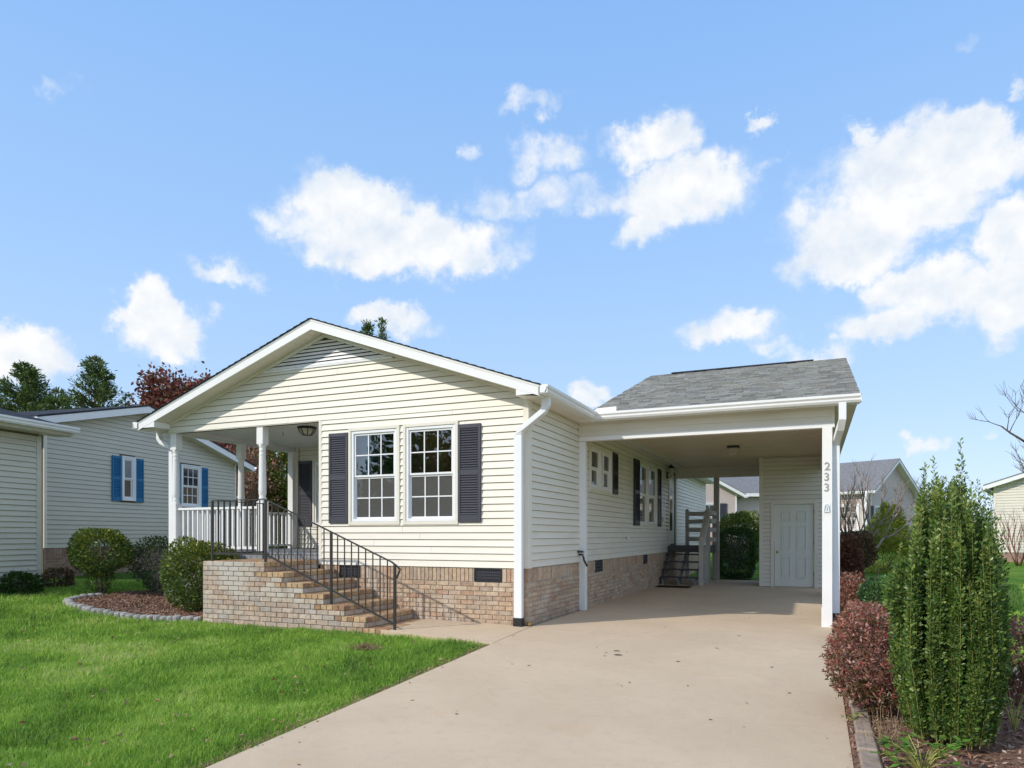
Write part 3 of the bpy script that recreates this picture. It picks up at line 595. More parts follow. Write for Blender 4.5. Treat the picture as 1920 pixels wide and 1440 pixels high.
# foundation
fv = [(-3.22, -2.82, .615, .805), (-.84, -.41, .607, .80)]; sv = [(3.2, 3.68, .60, .82), (7.1, 7.52, .60, .82)]
fd = MB().box(-3.6, 0, -.115, -.006, -.25, SB-.004, Fr((0, 0, 0), (1, 0, 0), (0, -1, 0))).box(.0, 17.33, -.11, -.006, -.25, SB+.008, SIDE).build('foundation', 'mortar', house)
FB = Fr((0, -.0, 0), (1, 0, 0), (0, -1, 0))
sp = courses(FB, -3.6, .0, -.197, SB-.006, fv, soldier=.2) + courses(SIDE, .008, 17.3, -.197, SB+.006, sv+[(9.9, 11.4, -1, 0)], soldier=.2)
brick_run(fd, sp, 'brick')
for q in fv: vent(house, FRONT, *q)
for q in sv: vent(house, SIDE, *q)
MB().box(5.45, 5.58, .018, .06, 1.18, 1.27, SIDE).build('outlet_cover', 'trim', house, bevel=.01)
MB().box(9.3, 9.42, .018, .06, 1.62, 1.75, SIDE).build('outlet_cover', 'trim', house, bevel=.01)
# roof
RX0, RX1, RY0, RY1 = -7.32, .30, -.37, 17.6; ZT = 4.635
rz_ = lambda x: ZT-PIT*abs(x-AP)
roof = MB().prism([(RX0, rz_(RX0)+.0), (AP, ZT), (RX1, rz_(RX1)), (RX1, rz_(RX1)-.03), (AP, ZT-.03), (RX0, rz_(RX0)-.03)], .36, -17.6, FRONT).build('roof', 'roofedge', house)
b = MB()   # shingle courses over the deck, their cut ends showing along the rake
for s in (-1, 1):
    w_ = (AP-RX0) if s < 0 else (RX1-AP); k = int(w_/.135)
    for i in range(k+1):
        u0 = w_-(i+1)*.135; u0 = max(u0, 0); u1 = w_-i*.135+.012
        x0, x1 = AP+s*u0, AP+s*u1; z0_, z1_ = rz_(x0), rz_(x1)
        b.add([FRONT(x0, .385, z0_+.003), FRONT(x1, .385, z1_+.016), FRONT(x1, -17.62, z1_+.016), FRONT(x0, -17.62, z0_+.003), FRONT(x1, .385, z1_+.002), FRONT(x1, -17.62, z1_+.002), FRONT(x0, .385, z0_), ],
              [(0, 1, 2, 3), (1, 4, 5, 2), (0, 6, 4, 1)])
b.build('shingle_course', 'shingle_dark', roof, kind='stuff')
FT = .03
for s in (-1, 1):   # rake fascia boards
    xe = RX0 if s < 0 else RX1
    MB().prism([(AP, ZT-FT), (xe, rz_(xe)-FT), (xe, rz_(xe)-.15), (AP, ZT-.165)], .335, .355, FRONT).build('fascia', 'white', roof)
    MB().prism([(AP, ZT-.004), (xe, rz_(xe)-.004), (xe, rz_(xe)-.033), (AP, ZT-.033)], .335, .362, FRONT).build('drip_edge', 'white', roof)
MB().prism([(-.04, 3.262), (RX1, 3.135), (RX1, 3.168), (.0, 3.168), (-.04, 3.168)], .02, .352, FRONT).build('eave_return', 'white', roof)
MB().prism([(RX0, 3.135), (-6.92, 3.27), (-6.92, 3.168), (RX0, 3.168)], .02, .352, FRONT).build('eave_return', 'white', roof)
# rake soffit in vented panels
for s in (-1, 1):
    xe = -6.95 if s < 0 else -.03; n_ = 24
    for i in range(n_):
        x0 = AP+(xe-AP)*i/n_; x1 = AP+(xe-AP)*(i+1)/n_; g = (x1-x0)*.03
        MB().prism([(x0, rz_(x0)-.135), (x1-g, rz_(x1-g)-.135), (x1-g, rz_(x1-g)-.145), (x0, rz_(x0)-.145)], .0, .334, FRONT).build('soffit_panel', 'soffit', roof)
    MB().prism([(AP, ZA), (xe, rz_(xe)-.145), (xe, rz_(xe)-.185), (AP, ZA-.045)], .018, .034, FRONT).build('frieze_trim', 'trim', roof)
MB().box(.0, .30, -.34, 17.5, 3.165, 3.175).build('soffit_panel', 'soffit', roof)
MB().box(RX0, -6.98, -.34, 17.5, 3.165, 3.175).build('soffit_panel', 'soffit', roof)
def gutter_prof(n, z): return [(n, z), (n+.085, z), (n+.105, z+.03), (n+.105, z+.055), (n+.125, z+.08), (n+.125, z+.115), (n+.117, z+.115), (n+.117, z+.10), (n+.078, z+.01), (n+.006, z+.01), (n+.006, z+.12), (n, z+.12)]
MB().box(.28, .30, -.355, 17.5, 3.15, 3.28).build('fascia', 'white', roof); MB().box(-7.32, -7.30, -.355, 17.5, 3.15, 3.28).build('fascia', 'white', roof)
MB().ext(gutter_prof(.301, 3.165), -.362, 1.98, Fr((0, 0, 0), (0, 1, 0), (1, 0, 0))).box(.301, .418, -.362, -.358, 3.17, 3.28).build('gutter', 'white', roof)
MB().ext(gutter_prof(.301, 3.165), 11.8, 17.5, Fr((0, 0, 0), (0, 1, 0), (1, 0, 0))).build('gutter', 'white', roof)
MB().ext(gutter_prof(7.321, 3.165), -.362, 17.5, Fr((0, 0, 0), (0, 1, 0), (-1, 0, 0))).box(-7.44, -7.321, -.362, -.358, 3.17, 3.28).build('gutter', 'white', roof)
# downspouts
def downspout(parent, pts, base=None, w=.115, h=.075, m='vinylwhite', sleeve=True):
    b = MB().tube(pts, w, h, 4); o = b.build('downspout', m, parent, bevel=.006)
    if sleeve:
        p = Vector(pts[-1]); s = MB().box(p.x-.064, p.x+.064, p.y-.05, p.y+.045, p.z-.19, p.z+.02)
        for k in range(5): s.box(p.x-.067, p.x+.067, p.y-.053, p.y+.048, p.z-.06-.025*k, p.z-.048-.025*k)
        s.build('drain_sleeve', 'black', o)
downspout(house, [(.30, -.10, 3.20), (.30, -.10, 3.05), (.27, -.10, 2.97), (-.06, -.10, 2.74), (-.105, -.10, 2.66), (-.105, -.10, 2.5), (-.105, -.10, .11)], w=.12)
downspout(house, [(-7.36, .12, 3.16), (-7.36, .12, 3.05), (-7.30, .12, 2.98), (-7.08, .12, 2.88), (-7.035, .12, 2.80), (-7.035, .12, .12)], w=.10, sleeve=False)
# porch
bm_ = MB().box(-6.98, -6.84, .02, 3.2, 3.11, 3.30).box(-6.97, -3.6, .012, .15, 3.112, 3.28).build('beam', 'ceil', house)
MB().box(-6.975, -3.6, -.002, .014, 3.098, 3.112, FRONT).build('beam_trim', 'trim', house)
for i in range(12):
    y0 = .15+i*(3.05/12); MB().box(-6.84, -3.6, y0+.002, y0+3.05/12-.002, 3.195, 3.205).build('ceiling_board', 'ceil', house)
MB().box(-6.84, -3.6, .15, 3.2, 3.206, 3.22).build('ceiling', 'ceil', house)
dk = MB().box(-6.95, -3.62, .03, 3.18, .86, .955).build('porch_deck', 'greywood', house)
for i in range(24):
    x0 = -6.98+i*.14; MB().box(x0, x0+.134, .0, 3.18, .957, .985).build('deck_board', 'greywood', dk, bevel=.003)
for i in range(26):
    x0 = -6.98+i*.13
    MB().box(x0, x0+.12, -.016, .012, -.1 if x0 < -4.85 else .80, .95).build('skirt_board', 'greywood', dk)
MB().box(-6.99, -6.965, .02, 3.2, -.1, .95).build('skirt_board', 'greywood', dk)
def turned_post(cx, cy, z0, z1):
    w = .07; r = MB().box(cx-w, cx+w, cy-w, cy+w, z0, z0+.86).build('porch_post', 'white', house, bevel=.006)
    MB().box(cx-w, cx+w, cy-w, cy+w, z1-.31, z1).build('post_block', 'white', r, bevel=.006)
    za, zb = z0+.86, z1-.31
    prof = [(.066, za), (.066, za+.02), (.052, za+.035), (.060, za+.05), (.060, za+.07), (.050, za+.085), (.062, za+.12), (.064, za+.2), (.060, (za+zb)/2), (.055, zb-.2), (.053, zb-.18), (.06, zb-.165), (.053, zb-.15), (.052, zb-.11), (.060, zb-.095), (.052, zb-.08), (.054, zb-.04), (.066, zb-.02), (.066, zb)]
    MB().lathe(cx, cy, prof, 24).build('turned_shaft', 'white', r, smooth=True)
turned_post(-6.88, .075, .985, 3.11); turned_post(-4.87, .075, .985, 3.11); turned_post(-6.88, 1.62, .985, 3.11)
MB().box(-6.95, -6.81, 3.04, 3.178, .985, 3.11).build('porch_post', 'white', house, bevel=.005)
MB().box(-6.81, -6.76, 3.15, 3.178, 1.0, 3.195).build('corner_board', 'trim', house)
pr_ = thing('porch_railing', (-6.3, .6, .985), 'white wooden balustrade round the left end of the porch', 'railing')
FL[pr_.name] = (-6.3, .6, .985)
def rail(parent, p0, p1, zb, zt, m='white', sp=.115, w=.036, top=(.07, .04), bot=(.05, .045)):
    p0, p1 = Vector(p0), Vector(p1); L = (p1-p0).length; n_ = max(2, int(L/sp))
    MB().tube([(p0.x, p0.y, zt), (p1.x, p1.y, zt)], *top).build('handrail', m, parent); MB().tube([(p0.x, p0.y, zb), (p1.x, p1.y, zb)], *bot).build('bottom_rail', m, parent)
    dirn = (p1-p0).normalized(); F = Fr((0, 0, 0), (dirn.x, dirn.y, 0), (-dirn.y, dirn.x, 0)); shared = None
    for i in range(1, n_):
        q = p0+(p1-p0)*(i/n_)
        if shared is None: shared = MB().box(-w/2, w/2, -w/2, w/2, zb+bot[1]/2, zt-top[1]/2, F).mesh('baluster', m, bevel=.003)[0]
        link('baluster', shared, (q.x, q.y, (zb+zt+bot[1]/2-top[1]/2)/2), parent)
rail(pr_, (-6.81, .075), (-4.94, .075), 1.06, 1.745); rail(pr_, (-6.88, .145), (-6.88, 1.55), 1.06, 1.745); rail(pr_, (-6.88, 1.69), (-6.88, 3.04), 1.06, 1.745)

# room behind the front windows
rm = MB().box(-3.45, -.14, .12, 3.9, .95, .96).build('room_floor', 'floorint', house)
MB().box(-3.45, -.14, 3.9, 3.92, .96, 3.1).box(-3.47, -3.45, .12, 3.9, .96, 3.1).box(-.14, -.13, .12, 3.9, .96, 3.1).box(-3.45, -.14, .12, 3.9, 3.1, 3.11).build('room_wall', 'wallint', house)
MB().box(-2.05, -1.97, .13, 3.89, .965, 3.09).build('room_wall', 'wallint', house)
for x0 in (-3.0, -2.33):
    pts = [(x0+i*.03, .22+.02*math.sin(i*1.9)) for i in range(8)]
    b = MB()
    for (xa, ya), (xb, yb) in zip(pts, pts[1:]): b.add([(xa, ya, 1.95), (xb, yb, 1.95), (xb+.05*(1 if x0 < -2.6 else -1), yb, 2.88), (xa, ya, 2.88)], [(0, 1, 2, 3)])
    b.build('curtain', 'curtain', house)
ch = thing('chandelier', (-1.42, .95, 3.1), 'lit brass chandelier seen through the upper right window', 'chandelier'); FL[ch.name] = (-1.42, .95, 3.1)
b = MB().tube([(-1.42, .95, 3.09), (-1.42, .95, 2.72)], .02, sides=6).lathe(-1.42, .95, [(.02, 2.60), (.05, 2.64), (.02, 2.72)], 10)
for k in range(6):
    a = k*math.pi/3; cx, cy = -1.42+.2*math.cos(a), .95+.2*math.sin(a)
    b.tube([(-1.42, .95, 2.64), (-1.42+.1*math.cos(a), .95+.1*math.sin(a), 2.58), (cx, cy, 2.62)], .012, sides=5)
b.build('frame', 'brass', ch)
for k in range(6):
    a = k*math.pi/3; cx, cy = -1.42+.2*math.cos(a), .95+.2*math.sin(a); MB().lathe(cx, cy, [(.004, 2.62), (.02, 2.65), (.016, 2.68), (.003, 2.72)], 8).build('bulb', 'bulb', ch)

# lights, tap
pl = thing('porch_ceiling_light', (-4.58, .85, 3.19), 'black framed glass lamp on the porch ceiling', 'ceiling lamp'); FL[pl.name] = (-4.58, .85, 3.19)
MB().lathe(-4.58, .85, [(.165, 3.195), (.17, 3.17), (.15, 3.155), (.02, 3.155)], 8).build('lamp_base', 'black', pl)
MB().lathe(-4.58, .85, [(.138, 3.154), (.125, 3.10), (.085, 3.055), (.01, 3.05)], 8).build('lamp_glass', 'frost', pl)
b = MB()
for k in range(8):
    a = 2*math.pi*k/8; b.tube([(-4.58+.145*math.cos(a), .85+.145*math.sin(a), 3.155), (-4.58+.13*math.cos(a), .85+.13*math.sin(a), 3.10), (-4.58+.088*math.cos(a), .85+.088*math.sin(a), 3.052), (-4.58, .85, 3.046)], .012, sides=4)
b.build('lamp_cage', 'black', pl)
MB().tube([(-5.35, 1.1, 3.19), (-5.35, 1.1, 3.15), (-5.33, 1.1, 3.13), (-5.35, 1.1, 3.11)], .012, sides=5).build('hanging_hook', 'black')
tag(bpy.data.objects['hanging_hook'], 'small black plant hook on the porch ceiling', 'hook')
cl = thing('carport_ceiling_light', (2.07, 6.6, 3.19), 'small square glass lamp on the carport ceiling', 'ceiling lamp'); FL[cl.name] = (2.07, 6.6, 3.19)
MB().box(1.95, 2.19, 6.48, 6.72, 3.15, 3.185).build('lamp_base', 'black', cl); MB().box(1.98, 2.16, 6.51, 6.69, 3.0, 3.149).build('lamp_glass', 'frost', cl, bevel=.01)
ln = thing('wall_lantern', (.1, 9.85, 3.0), 'black and glass coach lantern on the wall beside the side door', 'lantern'); FL[ln.name] = (.1, 9.85, 3.0)
MB().box(.016, .05, 9.80, 9.90, 2.80, 2.98).tube([(.05, 9.85, 2.85), (.13, 9.85, 2.83), (.14, 9.85, 2.88)], .02, sides=5).build('bracket', 'black', ln)
MB().lathe(.14, 9.85, [(.05, 2.885), (.075, 3.07), (.01, 3.071)], 6).build('lamp_glass', 'frost', ln)
MB().lathe(.14, 9.85, [(.10, 3.073), (.09, 3.09), (.05, 3.13), (.01, 3.19)], 6).build('lamp_cap', 'black', ln)
tp = thing('garden_tap', (-.0, 2.24, .9), 'black tap and hose stub on the wall beside the left carport post', 'tap'); FL[tp.name] = (0, 2.24, .9)
MB().tube([(.02, 2.2, .95), (.1, 2.16, .95), (.12, 2.16, .89)], .03, sides=8).lathe(.05, 2.19, [(.055, .985), (.06, 1.0), (.05, 1.012)], 10).build('spout', 'iron', tp)
MB().tube([(.12, 2.16, .90), (.13, 2.14, .86), (.2, 2.1, .76)], .034, sides=8).build('hose_stub', 'black', tp)

# ------------------------------------------------------------------ brick steps and iron railing
st = thing('brick_steps', (-3.2, -.6, 0), 'tan brick steps and landing rising to the porch', 'steps'); FL[st.name] = (-3.2, -.6, 0)
YF = -1.2; XL = -4.83; TOP = .885; RUN = .353; RIS = .143; X0 = -3.63
lev = [(XL, X0, TOP)] + [(X0+RUN*k, X0+RUN*(k+1), TOP-RIS*(k+1)) for k in range(6)]
core = MB()
for i, (a, b_, z) in enumerate(lev):
    core.box(a+(.006 if i == 0 else 0), b_-.006 if i < 6 else b_-.01, YF+.006, -.02, -.35, z-.006)
core.build('core', 'mortar_dark', st)
FS = Fr((0, YF, 0), (1, 0, 0), (0, -1, 0)); FLf = Fr((XL, 0, 0), (0, -1, 0), (-1, 0, 0)); sp = []
xr = lambda z: max(b_ for a, b_, t in lev if t > z)
z = TOP-.0705*1; k = 0
# front face courses, from the top of each level downwards
zz = TOP; k = 0
while zz > -.25:
    ch_ = .0715; z0 = zz-ch_; right = max([b_ for a, b_, t in lev if t >= zz-.01] or [X0]); left = XL; tread_from = None
    if k % 2 == 0:   # course whose upper side is a tread: bricks on end at the tread part
        cand = [(a, b_) for a, b_, t in lev if abs(t-zz) < .01]
        if cand: tread_from = cand[0][0]-(.10 if k else 0)
    if tread_from is not None and k > 0:
        a = right
        while a > tread_from+.02:
            sp.append((FS(a-.0508, -.012, z0+ch_/2), (.046, .02, ch_/2-.004), FS, 'brick_tread')); a -= .1016
        right = a
    a = left-(.1016 if k % 2 else 0)
    while a < right-.02:
        b0, b1 = max(a, left), min(a+.2032, right)
        if b1-b0 > .03: sp.append((FS((b0+b1)/2, -.012, z0+ch_/2), ((b1-b0)/2-.0045, .02, ch_/2-.0042), FS, 'brick_step'))
        a += .2032
    zz -= ch_; k += 1
for i, (a, b_, z) in enumerate(lev[:6]):     # risers
    FR = Fr((b_, 0, 0), (0, 1, 0), (1, 0, 0)); y = YF+.012
    while y < -.05:
        y1 = min(y+.1016, -.02); sp.append((FR((y+y1)/2, -.012, z-.0355), ((y1-y)/2-.004, .02, .0318), FR, 'brick_tread')); y = y1
    y = YF+.012
    while y < -.05:
        y1 = min(y+.2032, -.02); sp.append((FR((y+y1)/2, -.012, z-.1065), ((y1-y)/2-.004, .02, .0318), FR, 'brick_step')); y = y1
for z0 in np.arange(-.2, TOP-.03, .0715):
    y = -YF-.012; 
    while y > .03: y1 = max(y-.2032, .02); sp.append((FLf((y+y1)/2, -.012, z0+.03), ((y-y1)/2-.004, .02, .0318), FLf, 'brick_step')); y = y1
treads = []
for i, (a, b_, z) in enumerate(lev):         # paving bricks of treads and landing
    FX = Fr((0, 0, z), (1, 0, 0), (0, 1, 0)); xs_ = a+.0 if i else XL+.02
    if i: rows = [(b_-.215, b_-.014), (max(a-.0, b_-.36), b_-.225)]
    else: rows = [(b_-.215-.2*k, b_-.014-.2*k) for k in range(6)]
    for r0, r1 in rows:
        y = YF+.014
        while y < -.05:
            y1 = min(y+.1016, -.02); treads.append((FX((r0+r1)/2, (y+y1)/2, -.012), ((r1-r0)/2-.003, (y1-y)/2-.004, .012), FX, 'brick_tread')); y = y1
brick_run(st, sp, 'brick_step', maxn=292)
tb = MB()
for c, h, F, mt in treads: tb.box(-h[0], h[0], -h[1], h[1], -h[2], h[2], Fr(c, F.A, F.N))
tb.build('tread_brick', 'brick_tread', st, kind='stuff')

ir = thing('iron_railing', (-3.1, -1.13, .4), 'dark wrought iron handrail along the brick steps and landing', 'railing'); FL[ir.name] = (-3.1, -1.13, .4)
yr = -1.13; P0, P1, P2, P3 = -4.72, -3.68, -2.50, -1.46
tz = lambda x: 1.80 if x < P1 else 1.80-(x-P1)*(1.80-.90)/(P3-P1)
bz = lambda x: 1.0 if x < P1 else 1.0-(x-P1)*(1.0-.09)/(P3-P1)
for x, zb in ((P0, TOP), (P1, TOP), (P2, .313), (P3, .02)): MB().box(x-.016, x+.016, yr-.016, yr+.016, zb, tz(x)-.005).build('post', 'iron', ir, bevel=.002)
MB().tube([(P0, -.06, 1.80), (P0, yr, 1.80)], .032, .014).build('handrail', 'iron', ir)
MB().tube([(P0, yr, 1.80), (P1, yr, 1.80), (P3-.05, yr, tz(P3-.05)), (P3+.05, yr, tz(P3)-.045), (P3+.085, yr, tz(P3)-.08), (P3+.075, yr, tz(P3)-.105), (P3+.016, yr, tz(P3)-.21)], .034, .014).build('handrail', 'iron', ir)
MB().tube([(P0, yr, 1.0), (P1, yr, 1.0), (P3, yr, .09)], .014, .026).build('bottom_rail', 'iron', ir); MB().tube([(P0, -.06, 1.0), (P0, yr, 1.0)], .014, .026).build('bottom_rail', 'iron', ir)
MB().box(P0-.014, P0+.014, -.075, -.047, .885, 1.80).build('post', 'iron', ir)
x = P0+.115
while x < P3-.04:
    if min(abs(x-P1), abs(x-P2)) > .045: MB().box(x-.0065, x+.0065, yr-.0065, yr+.0065, bz(x)+.012, tz(x)-.007).build('baluster', 'iron', ir)
    x += .1165
y = yr+.12
while y < -.12: MB().box(P0-.0065, P0+.0065, y-.0065, y+.0065, 1.012, 1.793).build('baluster', 'iron', ir); y += .1165

# ------------------------------------------------------------------ carport
cp = thing('carport', (2, 6, 0), 'open carport with grey shingled roof attached to the right side of the house', 'carport'); FL[cp.name] = (2, 6, 0)
CY0, CYR, CY1 = 2.02, 6.8, 11.6; CE, CR = 3.28, 4.90; CX0, CX1 = .25, 4.25; CP_ = (CR-CE)/(CYR-CY0)
CF = Fr((0, 2.25, 0), (1, 0, 0), (0, -1, 0))
MB().box(.005, .115, 2.26, 2.38, -.0, 2.862).build('post', 'white', cp, bevel=.005)
pR = MB().box(3.768, 3.905, 2.22, 2.36, -.11, 2.862).build('post', 'white', cp, bevel=.004)
MB().box(3.758, 3.768, 2.225, 2.355, -.11, .2).build('kick_board', 'white', pR)
bk = MB().box(1.07, 1.215, 11.2, 11.34, -.02, 2.9).build('post', 'taupewood', cp, bevel=.005)
fb = MB().box(.02, 3.93, 2.26, 2.40, 2.866, 3.2).build('beam', 'trim', cp)
siding(fb, Fr((0, 2.26, 0), (1, 0, 0), (0, -1, 0)), 2.93, 3.185, lambda z: (.05, 3.90), lip=.012)
MB().box(.02, 3.935, -.01, .022, 2.862, 2.928, Fr((0, 2.25, 0), (1, 0, 0), (0, -1, 0))).build('beam_trim', 'white', fb)
MB().box(.018, .05, -.01, .018, 2.93, 3.185, CF).box(3.90, 3.935, -.01, .018, 2.93, 3.185, CF).build('beam_trim', 'trim', fb)
rb = MB().box(3.80, 3.93, 2.40, 9.2, 2.866, 3.2).build('beam', 'trim', cp)
bb = MB().box(.02, 3.93, 11.2, 11.34, 2.9, 3.2).build('beam', 'siding', cp)
siding(bb, Fr((0, 11.2, 0), (1, 0, 0), (0, -1, 0)), 2.9, 3.2, lambda z: (.02, 3.9), joined=True)
for i in range(29):
    y0 = 2.40+i*.305; MB().box(.02, 3.80, y0+.003, y0+.302, 3.196, 3.206).box(.02, 3.8, y0+.15, y0+.158, 3.190, 3.196).build('ceiling_board', 'tanceil', cp)
MB().box(.02, 3.8, 2.4, 11.3, 3.207, 3.22).build('ceiling', 'tanceil', cp)
# roof
GE = Fr((0, 0, 0), (0, 1, 0), (1, 0, 0))
crf = MB().prism([(CY0, CE-.025), (CYR, CR-.025), (CY1, CE-.025), (CY1, CE), (CYR, CR), (CY0, CE)], CX0, CX1, GE).build('roof', 'roofedge', cp)
sp = []; n_c = 36; cw = (CYR-CY0)/n_c; al = math.atan(CP_); shs = {}
specs = []
for r in range(n_c):
    x = CX0-.01-random.uniform(0, .3)
    while x < CX1+.01:
        w_ = random.choice((.11, .15, .19, .23, .28)); a, b_ = max(x, CX0-.01), min(x+w_, CX1+.015); x += w_
        if b_-a > .02: specs.append((r, (a+b_)/2, round((b_-a)/2, 3), random.choice((0, 1))))
specs.sort(key=lambda q: q[0]); restb = MB()
L_ = cw/math.cos(al)+.03
for i, (r, xc, hw, up) in enumerate(specs):
    y0 = CY0-.012+r*cw; z0 = CE+(y0-CY0)*CP_+.004
    T = .010+.010*up
    vs = [(-hw+.0015, 0, 0), (hw-.0015, 0, 0), (hw-.0015, L_, -.004), (-hw+.0015, L_, -.004), (-hw+.003, .004, T), (hw-.003, .004, T), (hw-.0015, L_, .001), (-hw+.0015, L_, .001)]
    rotm = Matrix.Rotation(al, 3, 'X'); fs = [(0, 3, 2, 1), (4, 5, 6, 7), (0, 1, 5, 4), (1, 2, 6, 5), (3, 0, 4, 7)]
    if i < 300:
        key = (round(hw, 3), up)
        if key not in shs:
            me = bpy.data.meshes.new('shingle'); me.from_pydata(vs, [], fs); me.materials.append(M['shingle']); shs[key] = me
        link('shingle', shs[key], (xc, y0, z0), crf, rot=(al, 0, 0))
    else: restb.add([rotm @ Vector(q)+Vector((xc, y0, z0)) for q in vs], fs)
restb.build('shingle', 'shingle', crf, kind='stuff')
MB().add([(CX0, CYR, CR+.012), (CX1+.01, CYR, CR+.012), (CX1+.01, CY1, CE+.012), (CX0, CY1, CE+.012)], [(0, 1, 2, 3)]).build('rear_shingles', 'shingle_far', crf, kind='stuff')
MB().prism([(CYR-.13, CR-.01), (CYR, CR+.032), (CYR+.13, CR-.01), (CYR+.13, CR+.005), (CYR, CR+.045), (CYR-.13, CR+.005)], .72, 3.65, GE).build('ridge_vent', 'shingle_dark', crf)
MB().box(CX0+.05, CX1, CY0-.005, CY0+.018, CE-.14, CE-.01).build('fascia', 'white', crf)
MB().ext(gutter_prof(-2.015, 3.155), .10, 4.27, Fr((0, 0, 0), (1, 0, 0), (0, -1, 0))).box(4.266, 4.27, 1.89, 2.015, 3.16, 3.27).box(.10, .104, 1.89, 2.015, 3.16, 3.27).build('gutter', 'white', crf)
MB().add([(.33, 1.90, 3.26), (.75, 1.90, 3.27), (.75, 1.905, 3.345), (.42, 1.905, 3.335), (.33, 1.895, 3.26), (.75, 1.895, 3.27), (.75, 1.90, 3.345), (.42, 1.90, 3.335)], [(0, 1, 2, 3), (7, 6, 5, 4), (0, 4, 5, 1), (1, 5, 6, 2), (2, 6, 7, 3), (3, 7, 4, 0)]).build('splash_guard', 'white', crf)
MB().box(.05, 4.23, 2.038, 2.258, 3.19, 3.2).build('soffit_panel', 'soffit', crf)
b = MB()
for i in range(24): x = .4+i*.145; b.box(x, x+.02, 2.20, 2.22, 3.180, 3.19)
b.build('soffit_vent_hole', 'black', crf, kind='stuff')
MB().box(3.95, 4.23, 2.04, 11.5, 3.17, 3.182).build('soffit_panel', 'soffit', crf)
MB().prism([(CY0, CE-.01), (CYR, CR-.01), (CY1, CE-.01), (CY1, CE-.13), (CYR, CR-.13), (CY0, CE-.13)], 4.235, 4.249, GE).build('fascia', 'white', crf)
for xx, nx_ in ((3.93, 1), (.27, -1)):
    g_ = MB().prism([(2.26, 3.2), (CYR, CR-.05), (11.34, 3.2)], xx-.05, xx, GE).build('gable_wall', 'siding', cp)
    siding(g_, Fr((xx, 0, 0), (0, 1, 0), (1, 0, 0)) if nx_ > 0 else Fr((xx-.05, 0, 0), (0, 1, 0), (-1, 0, 0)), 3.2, 4.8, lambda z: (CY0+(z-3.2)/CP_+.25, CY1-(z-3.2)/CP_-.25), joined=True)
ds = MB().tube([(4.03, 1.955, 3.16), (4.03, 1.955, 2.93), (4.0, 2.05, 2.80), (3.96, 2.30, 2.66), (3.957, 2.34, 2.60), (3.957, 2.40, .10)], .1, .07, 4).build('downspout', 'vinylwhite', cp, bevel=.005)
MB().box(3.905, 4.01, 2.34, 2.45, -.12, .12).build('drain_sleeve', 'black', ds)
MB().tube([(3.93, 2.37, 3.0), (3.93, 2.37, 2.7)], .004, sides=4).build('strap', 'black', ds)
# house number and sticker on the right post
def text_on(s_, size, loc, parent, m, name, ext=.004, shear=0):
    cu = bpy.data.curves.new(name, 'FONT'); cu.body = s_; cu.size = size; cu.extrude = ext; cu.align_x = 'CENTER'; cu.shear = shear; cu.bevel_depth = .0006
    t = bpy.data.objects.new('tmp', cu); col.objects.link(t); dg = bpy.context.evaluated_depsgraph_get(); dg.update()
    me = bpy.data.meshes.new_from_object(t.evaluated_get(dg)); bpy.data.objects.remove(t); me.materials.clear(); me.materials.append(M[m])
    return link(name, me, loc, parent, rot=(R_(90), 0, 0))
M['numgrey'] = mat('weathered_number_metal', (.38, .35, .31), .5, .4)
for i, c in enumerate('233'): text_on(c, .165, (3.835-.008*(i > 0), 2.214, 2.235-.155*i), pR, 'numgrey', 'house_number')
stk = MB().box(3.795, 3.875, 2.214, 2.2185, 1.605, 1.745).build('sticker', 'vinylwhite', pR)
M['bluep'] = mat('sticker_blue', (.12, .26, .38), .5, .3)
b = MB()
pts = [(3.835+.026*math.cos(a), 2.212, 1.69+.035*math.sin(a)) for a in np.linspace(0, math.pi, 9)]
b.tube(pts, .008, .004); b.tube([(3.809, 2.212, 1.69), (3.800, 2.212, 1.625)], .008, .004).tube([(3.861, 2.212, 1.69), (3.870, 2.212, 1.625)], .008, .004).tube([(3.815, 2.212, 1.69), (3.855, 2.212, 1.69)], .006, .004)
b.tube([(3.835, 2.212, 1.675), (3.835, 2.212, 1.635)], .008, .004).tube([(3.797, 2.212, 1.615), (3.873, 2.212, 1.615)], .01, .004)
b.build('sticker_mark', 'bluep', pR)

# storage room under the carport roof
sh = thing('storage_room', (3.2, 10.2, 0), 'cream sided storage closet with a six panel door at the back of the carport', 'shed'); FL[sh.name] = (3.2, 10.2, 0)
SF = Fr((0, 9.2, 0), (1, 0, 0), (0, -1, 0)); dd = (2.765, 3.665, .0, 2.03)
w1 = wallslab(sh, SF, 2.44, 3.92, -.05, 3.19, [dd], n0=-.1, name='wall')
siding(w1, SF, .02, 3.19, lambda z: (2.50, 3.87), [(dd[0]-.075, dd[1]+.075, -.1, dd[3]+.075)], seams=False)
MB().box(2.42, 2.505, 0, .02, .012, 3.19, SF).box(2.42, 2.436, -.09, 0, .012, 3.19, SF).build('corner_board', 'trim', sh, bevel=.003)
MB().box(3.87, 3.935, 0, .02, .0, 3.19, SF).build('corner_board', 'trim', sh)
w2 = MB().box(2.44, 2.54, 9.3, 11.2, -.05, 3.19).build('wall', 'shade_backing', sh); MB().box(3.82, 3.92, 9.3, 11.2, -.05, 3.19).build('wall', 'shade_backing', sh)
siding(w2, Fr((2.44, 0, 0), (0, 1, 0), (-1, 0, 0)), .02, 3.19, lambda z: (9.3, 11.2), joined=True)
siding(w2, Fr((3.92, 0, 0), (0, 1, 0), (1, 0, 0)), .0, 3.19, lambda z: (9.2, 11.3), joined=True)
MB().box(dd[0]-.075, dd[0], 0, .03, .012, dd[3]+.075, SF).box(dd[1], dd[1]+.075, 0, .03, .0, dd[3]+.075, SF).box(dd[0], dd[1], 0, .03, dd[3], dd[3]+.075, SF).build('door_frame', 'trim', sh, bevel=.004)
